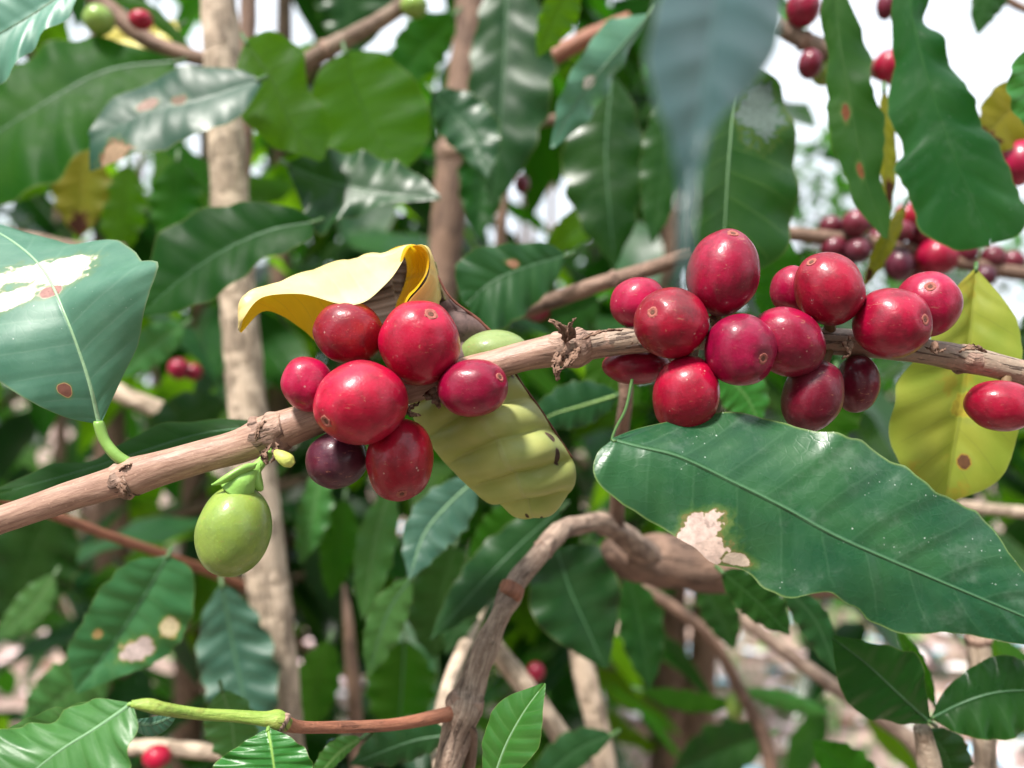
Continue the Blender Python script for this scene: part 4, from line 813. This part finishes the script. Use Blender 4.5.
fc('red cherry lit between the two hanging leaves at the upper right', 889, 66, 15, .315, 'bright', None, 16)
fc('dark red pointed cherry hanging from the top edge at the right', 886, 6, 9, .33, 'maroon', None, 14)
fc('round green cherry at the top left corner', 99, 20, 15, .34, 'green', None, 15, name='green_cherry')
fc('small red cherry beside the green one at the top left corner', 141, 20, 12, .345, 'red', None, 10)
fc('dark green cherry at the top edge beside the crossing twig', 414, 6, 14, .385, 'green', None, 12, name='green_cherry')
fc('single dark red cherry in front of white sky spots at the centre top', 522, 184, 7.5, .43, 'maroon', None, 10)
fc('pair member dark red cherry, the left one, seen left of the pale trunk', 179, 369, 11, .43, 'crimson', None)
fc('pair member dark red cherry, the right one, seen left of the pale trunk', 193, 372, 9, .435, 'crimson', None)
fc('small red cherry at the bottom edge on the tan twig', 157, 757, 14, .325, 'bright', None, 12)
fc('tiny dark red cherry in shade right of the arching stem', 536, 672, 9, .40, 'crimson', None, 10)
fc('dim maroon cherry in shade left of the slanting brown twig', 537, 312, 14, .33, 'maroon', None, 10)
fc('small green fruit hanging over the pale litter', 735, 706, 9, .41, 'green', None, 14, name='green_cherry')

# ------------------------------------------------------------------ shrubs behind
def shrub(label, centre, size, nl, ll, mats, stems, keep=None, seed=0, name='coffee_shrub', cat='coffee shrub', droop=.7, twigs=5):
    rg = random.Random(seed); V, FS, U1, U2, MI = [], [], [], [], []
    cx, cy, cz = centre; sx, sy, sz = size; cnt = tries = 0
    ts = np.linspace(0, 1, 8); pw = np.sin(np.pi * ts ** .86) ** .8; pw[-1] = .02; pw[0] = .03
    while cnt < nl and tries < nl * 14:
        tries += 1
        p = np.array([cx + rg.uniform(-1, 1) * sx, cy + rg.uniform(-1, 1) * sy, cz + rg.uniform(-1, 1) * sz])
        e = ((p[0] - cx) / sx) ** 2 + ((p[1] - cy) / sy) ** 2 + ((p[2] - cz) / sz) ** 2
        if e > 1 + 0.25 * mnoise.noise(Vector(p * 6)): continue
        if mnoise.noise(Vector(p * 4.5 / max(.5, sz) + Vector((seed, 0, 0)))) < -0.28: continue
        if keep and not keep(p, ll): continue
        L = ll * rg.uniform(.7, 1.2); w = L * rg.uniform(.17, .23)
        az = rg.uniform(0, 6.28); el = -rg.uniform(.1, 1.0) * droop * 1.4
        dr = np.array([math.cos(az) * math.cos(el), math.sin(az) * math.cos(el), math.sin(el)])
        side = np.cross(dr, [0, 0, 1]); side /= np.linalg.norm(side) + 1e-9; up = np.cross(side, dr)
        roll = rg.uniform(-.6, .6); side, up = side * math.cos(roll) + up * math.sin(roll), up * math.cos(roll) - side * math.sin(roll)
        b = len(V); bend = rg.uniform(.05, .3); fold = rg.uniform(.05, .35); ph = rg.uniform(0, 6); mi = rg.choice(range(len(mats)))
        for i, t in enumerate(ts):
            c = p + dr * L * t - np.array([0, 0, 1]) * bend * L * t * t
            for u in (-1, -.5, 0, .5, 1):
                wv = .16 * math.sin(t * 13 + ph + u) * u * u
                V.append(c + side * (u * w * pw[i]) + up * (w * pw[i] * (fold * abs(u) + wv)))
                U1.append(((u + 1) / 2, t)); U2.append((u * w * pw[i] * 100, t * L * 100))
        FS += grid_faces(8, 5, b); MI += [mi] * 28; cnt += 1
    base = np.array([cx, cy, 0.0])
    r = bpy.data.objects.new(name, None); COL.objects.link(r); r.location = base; r.empty_display_size = .05
    tag(r, label, cat)
    o = mesh_obj('crown', V, FS, [LEAFMATS[m] for m in mats], r, base, {'UV': U1, 'DIST': U2})
    o.data.polygons.foreach_set('material_index', MI)
    for k in range(stems):
        a = rg.uniform(0, 6.28); q = rg.uniform(.0, .22)
        tp = np.array([cx + math.cos(a) * sx * q, cy + math.sin(a) * sy * q, cz + sz * .6])
        b0 = np.array([cx + rg.uniform(-.06, .06), cy + rg.uniform(-.06, .06), -0.02])
        md = (tp + b0) / 2 + np.array([rg.uniform(-.05, .05), rg.uniform(-.05, .05), 0])
        tube3('trunk', np.array([[*b0, .022], [*md, .016], [*tp, .006]]), B_BROWN, r, base, 9, 16, .08, seed + k, freq=20)
        for w in range(twigs):
            f = rg.uniform(.35, .95); s0 = b0 * (1 - f) ** 2 + 2 * f * (1 - f) * md + tp * f * f; az = rg.uniform(0, 6.28); ln = rg.uniform(.5, 1.0) * min(sx, sy)
            e1 = s0 + np.array([math.cos(az) * ln * .5, math.sin(az) * ln * .5, .04]); e2 = s0 + np.array([math.cos(az + .3) * ln, math.sin(az + .3) * ln, rg.uniform(-.12, .12)])
            if keep and not all(keep(q, .02) for q in (e1, e2)): continue
            tube3('side_branch', np.array([[*s0, .006], [*e1, .0045], [*e2, .002]]), B_GREY if w % 2 else B_BROWN, r, base, 7, 14, .08, seed + w, freq=30)
    return r
def proj(p): return 512 + F * p[0] / p[1], 384 - F * (p[2] - CH) / p[1]
GAPS = [(72, 150, 0, 60), (155, 215, 18, 70), (262, 335, 0, 52), (365, 448, 0, 52), (505, 580, 165, 232), (772, 1100, -300, 262), (770, 850, 90, 262)]
def keep_near(p, ll):
    if p[1] < .40: return False
    x, y = proj(p); m = ll * .45 * F / p[1]
    for (a, b, c, e) in GAPS:
        if a - m * .55 < x < b + m * .55 and c - m * 1.1 < y < e + m * .1: return False
    if x > 610 and y > 545: return rgk.random() < .05
    if x < 130 and 560 < y < 680 and rgk.random() < .45: return False
    return True
rgk = random.Random(5)
DK = ['dark', 'dark_sheen', 'dark', 'green']; GR = ['green', 'dark', 'backlit', 'light']
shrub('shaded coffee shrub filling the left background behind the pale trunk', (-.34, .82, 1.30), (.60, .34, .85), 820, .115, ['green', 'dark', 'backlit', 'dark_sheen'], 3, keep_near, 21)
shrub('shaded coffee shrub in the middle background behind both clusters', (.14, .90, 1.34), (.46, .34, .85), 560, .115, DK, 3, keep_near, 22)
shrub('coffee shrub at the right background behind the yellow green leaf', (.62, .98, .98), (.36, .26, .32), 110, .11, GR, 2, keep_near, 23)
def keep_far(p, ll):
    x, y = proj(p); m = ll * .4 * F / p[1]
    for (a, b, c, e) in GAPS:
        if a - m * .5 < x < b + m * .5 and c - m < y < e: return False
    return not (x > 640 and y > 600)
shrub('dim coffee shrub further back on the left', (-1.1, 2.1, 1.3), (1.0, .5, 1.4), 900, .14, DK, 4, keep_far, 31)
shrub('dim coffee shrub further back in the centre', (.05, 2.3, 1.25), (.8, .5, 1.3), 760, .14, DK, 4, keep_far, 32)
shrub('pale sunlit shrub far back in the gap at the right', (1.72, 4.6, 1.35), (.55, .4, 1.45), 1000, .16, ['green', 'dark_sheen', 'light'], 4, None, 33)
shrub('pale bush standing far back under the white sky at the upper right', (2.75, 5.0, 1.25), (1.1, .5, 1.35), 1100, .15, ['green', 'dark_sheen', 'light'], 4, None, 37)
shrub('pale sunlit shrub far back at the right edge', (3.3, 5.2, .7), (1.0, .7, .9), 420, .16, ['light', 'green', 'light'], 4, None, 34)
shrub('green bush far back behind the left shrubs', (-2.6, 5.0, 1.4), (1.9, .8, 1.6), 800, .2, ['green', 'light', 'dark'], 4, keep_far, 35)
shrub('green bush far back between the centre shrubs', (.2, 5.6, 1.1), (1.2, .8, 1.1), 500, .2, ['green', 'light', 'dark'], 4, None, 36)

# unseen shrubs and a tree added beside and behind the lens to cut skylight
shrub('unseen coffee shrub added beyond the left edge to hold back skylight', (-1.0, .25, 1.35), (.48, .5, 1.0), 520, .13, DK, 3, None, 41)
shrub('unseen coffee shrub added beyond the right edge to hold back skylight', (1.05, .35, 1.2), (.42, .5, .9), 420, .13, DK, 3, None, 42)
shrub('unseen coffee shrub added behind the lens on the left to block skylight', (-.75, -1.3, 1.2), (.8, .5, 1.1), 620, .15, DK, 3, None, 43)
shrub('unseen coffee shrub added behind the lens on the right to block skylight', (.85, -1.2, 1.25), (.8, .5, 1.15), 620, .15, DK, 3, None, 44)
shrub('tall unseen tree added far behind the lens to block the sky there', (.6, -5.0, 4.2), (4.2, 1.6, 3.2), 1300, .36, DK, 3, None, 45, 'light_block_tree', 'tree')  # out of view, added to shut out sky behind the lens
# ------------------------------------------------------------------ the ground and its litter
g = G('ground_soil'); ob = g.obj()
n1 = g.noise(ob, 1.6, 5, .6); n2 = g.noise(ob, 14, 5, .6); n3 = g.noise(ob, 70, 4)
c = g.mix(g.rng(n1, .35, .65), (0.24, 0.15, 0.12), (0.36, 0.26, 0.22)); c = g.mix(g.rng(n2, .4, .7), c, (0.42, 0.32, 0.28)); c = g.mix(g.rng(n3, .5, .8, 0, .5), c, (0.12, 0.09, 0.06))
M_GROUND = g.done(g.pbsdf(c, 0.9, g.bump(g.math('ADD', n2, n3), .02), .2))
N = 60; xs = np.sign(np.linspace(-1, 1, N)) * np.abs(np.linspace(-1, 1, N)) ** 3 * 120
V = [(x, y + 2, .03 * mnoise.noise(Vector((x * .8, y * .8, 0))) * (abs(x) < 15 and abs(y) < 15)) for y in xs for x in xs]
gd = mesh_obj('ground', V, grid_faces(N, N), M_GROUND); gd['kind'] = 'structure'; gd['label'] = 'pinkish brown bare ground under the coffee shrubs'
rg = random.Random(77); V, FS, MI = [], [], []
lm = [plain('litter_tan', (.42, .30, .24), .8, .3, .3, 60), plain('litter_pink', (.66, .50, .50), .7, .4, .3, 60), plain('litter_pale', (.76, .70, .68), .6, .5, .3, 60), plain('litter_brown', (.17, .09, .06), .85, .2, .4, 60), plain('litter_grey', (.36, .58, .72), .5, .5, .3, 60), plain('litter_green', (.12, .24, .05), .6, .4, .3, 60)]
for k in range(5200):
    y = rg.uniform(.8, 7.0); x = rg.uniform(-.75, .75) * (y + 1.2) + .2; z = .012 + rg.random() * .03
    L = rg.uniform(.05, .14); w = L * rg.uniform(.2, .32); az = rg.uniform(0, 6.28); tl = rg.uniform(-.5, .5); cu = rg.uniform(-.5, .9)
    dr = np.array([math.cos(az), math.sin(az), 0]); sd_ = np.array([-math.sin(az), math.cos(az), tl]); b = len(V)
    for i, t in enumerate((-.5, -.2, .15, .5)):
        ww = w * (.15, .95, .9, .08)[i]
        for u in (-1, 0, 1): V.append(np.array([x, y, z]) + dr * L * t + sd_ * ww * u + np.array([0, 0, abs(u) * cu * ww + abs(tl) * w + t * t * cu * L * .4]))
    FS += grid_faces(4, 3, b); MI += [rg.choices(range(6), (4, 5, 3.5, 2.5, 3, 2))[0]] * 6
lt = mesh_obj('leaf_litter', V, FS, lm); lt.data.polygons.foreach_set('material_index', MI); lt['kind'] = 'stuff'; lt['label'] = 'pale pinkish dry leaf litter scattered on the ground'
rg = random.Random(78); V, FS = [], []
for k in range(900):
    cl = rg.choice([(-.2, 2.6), (.5, 2.2), (.9, 3.0), (1.5, 4.0), (.3, 3.6), (1.9, 2.8), (-1, 2.4), (-.8, 1.8)]); x = cl[0] + rg.gauss(0, .18); y = cl[1] + rg.gauss(0, .25)
    h = rg.uniform(.06, .22); a = rg.uniform(0, 6.28); b = len(V); w = rg.uniform(.004, .012); q = np.array([math.cos(a), math.sin(a), 0]); e = np.array([-math.sin(a), math.cos(a), 0])
    for t in (0, .4, .75, 1): c_ = np.array([x, y, 0]) + q * h * .7 * t * t + np.array([0, 0, h * t]); V += [c_ - e * w * (1 - t * .9), c_ + e * w * (1 - t * .9)]
    FS += grid_faces(4, 2, b)
gr = mesh_obj('grass', V, FS, plain('weed_green', (.07, .19, .035), .5, .4, .3, 40)); gr['kind'] = 'stuff'; gr['label'] = 'sparse green weeds growing through the litter'
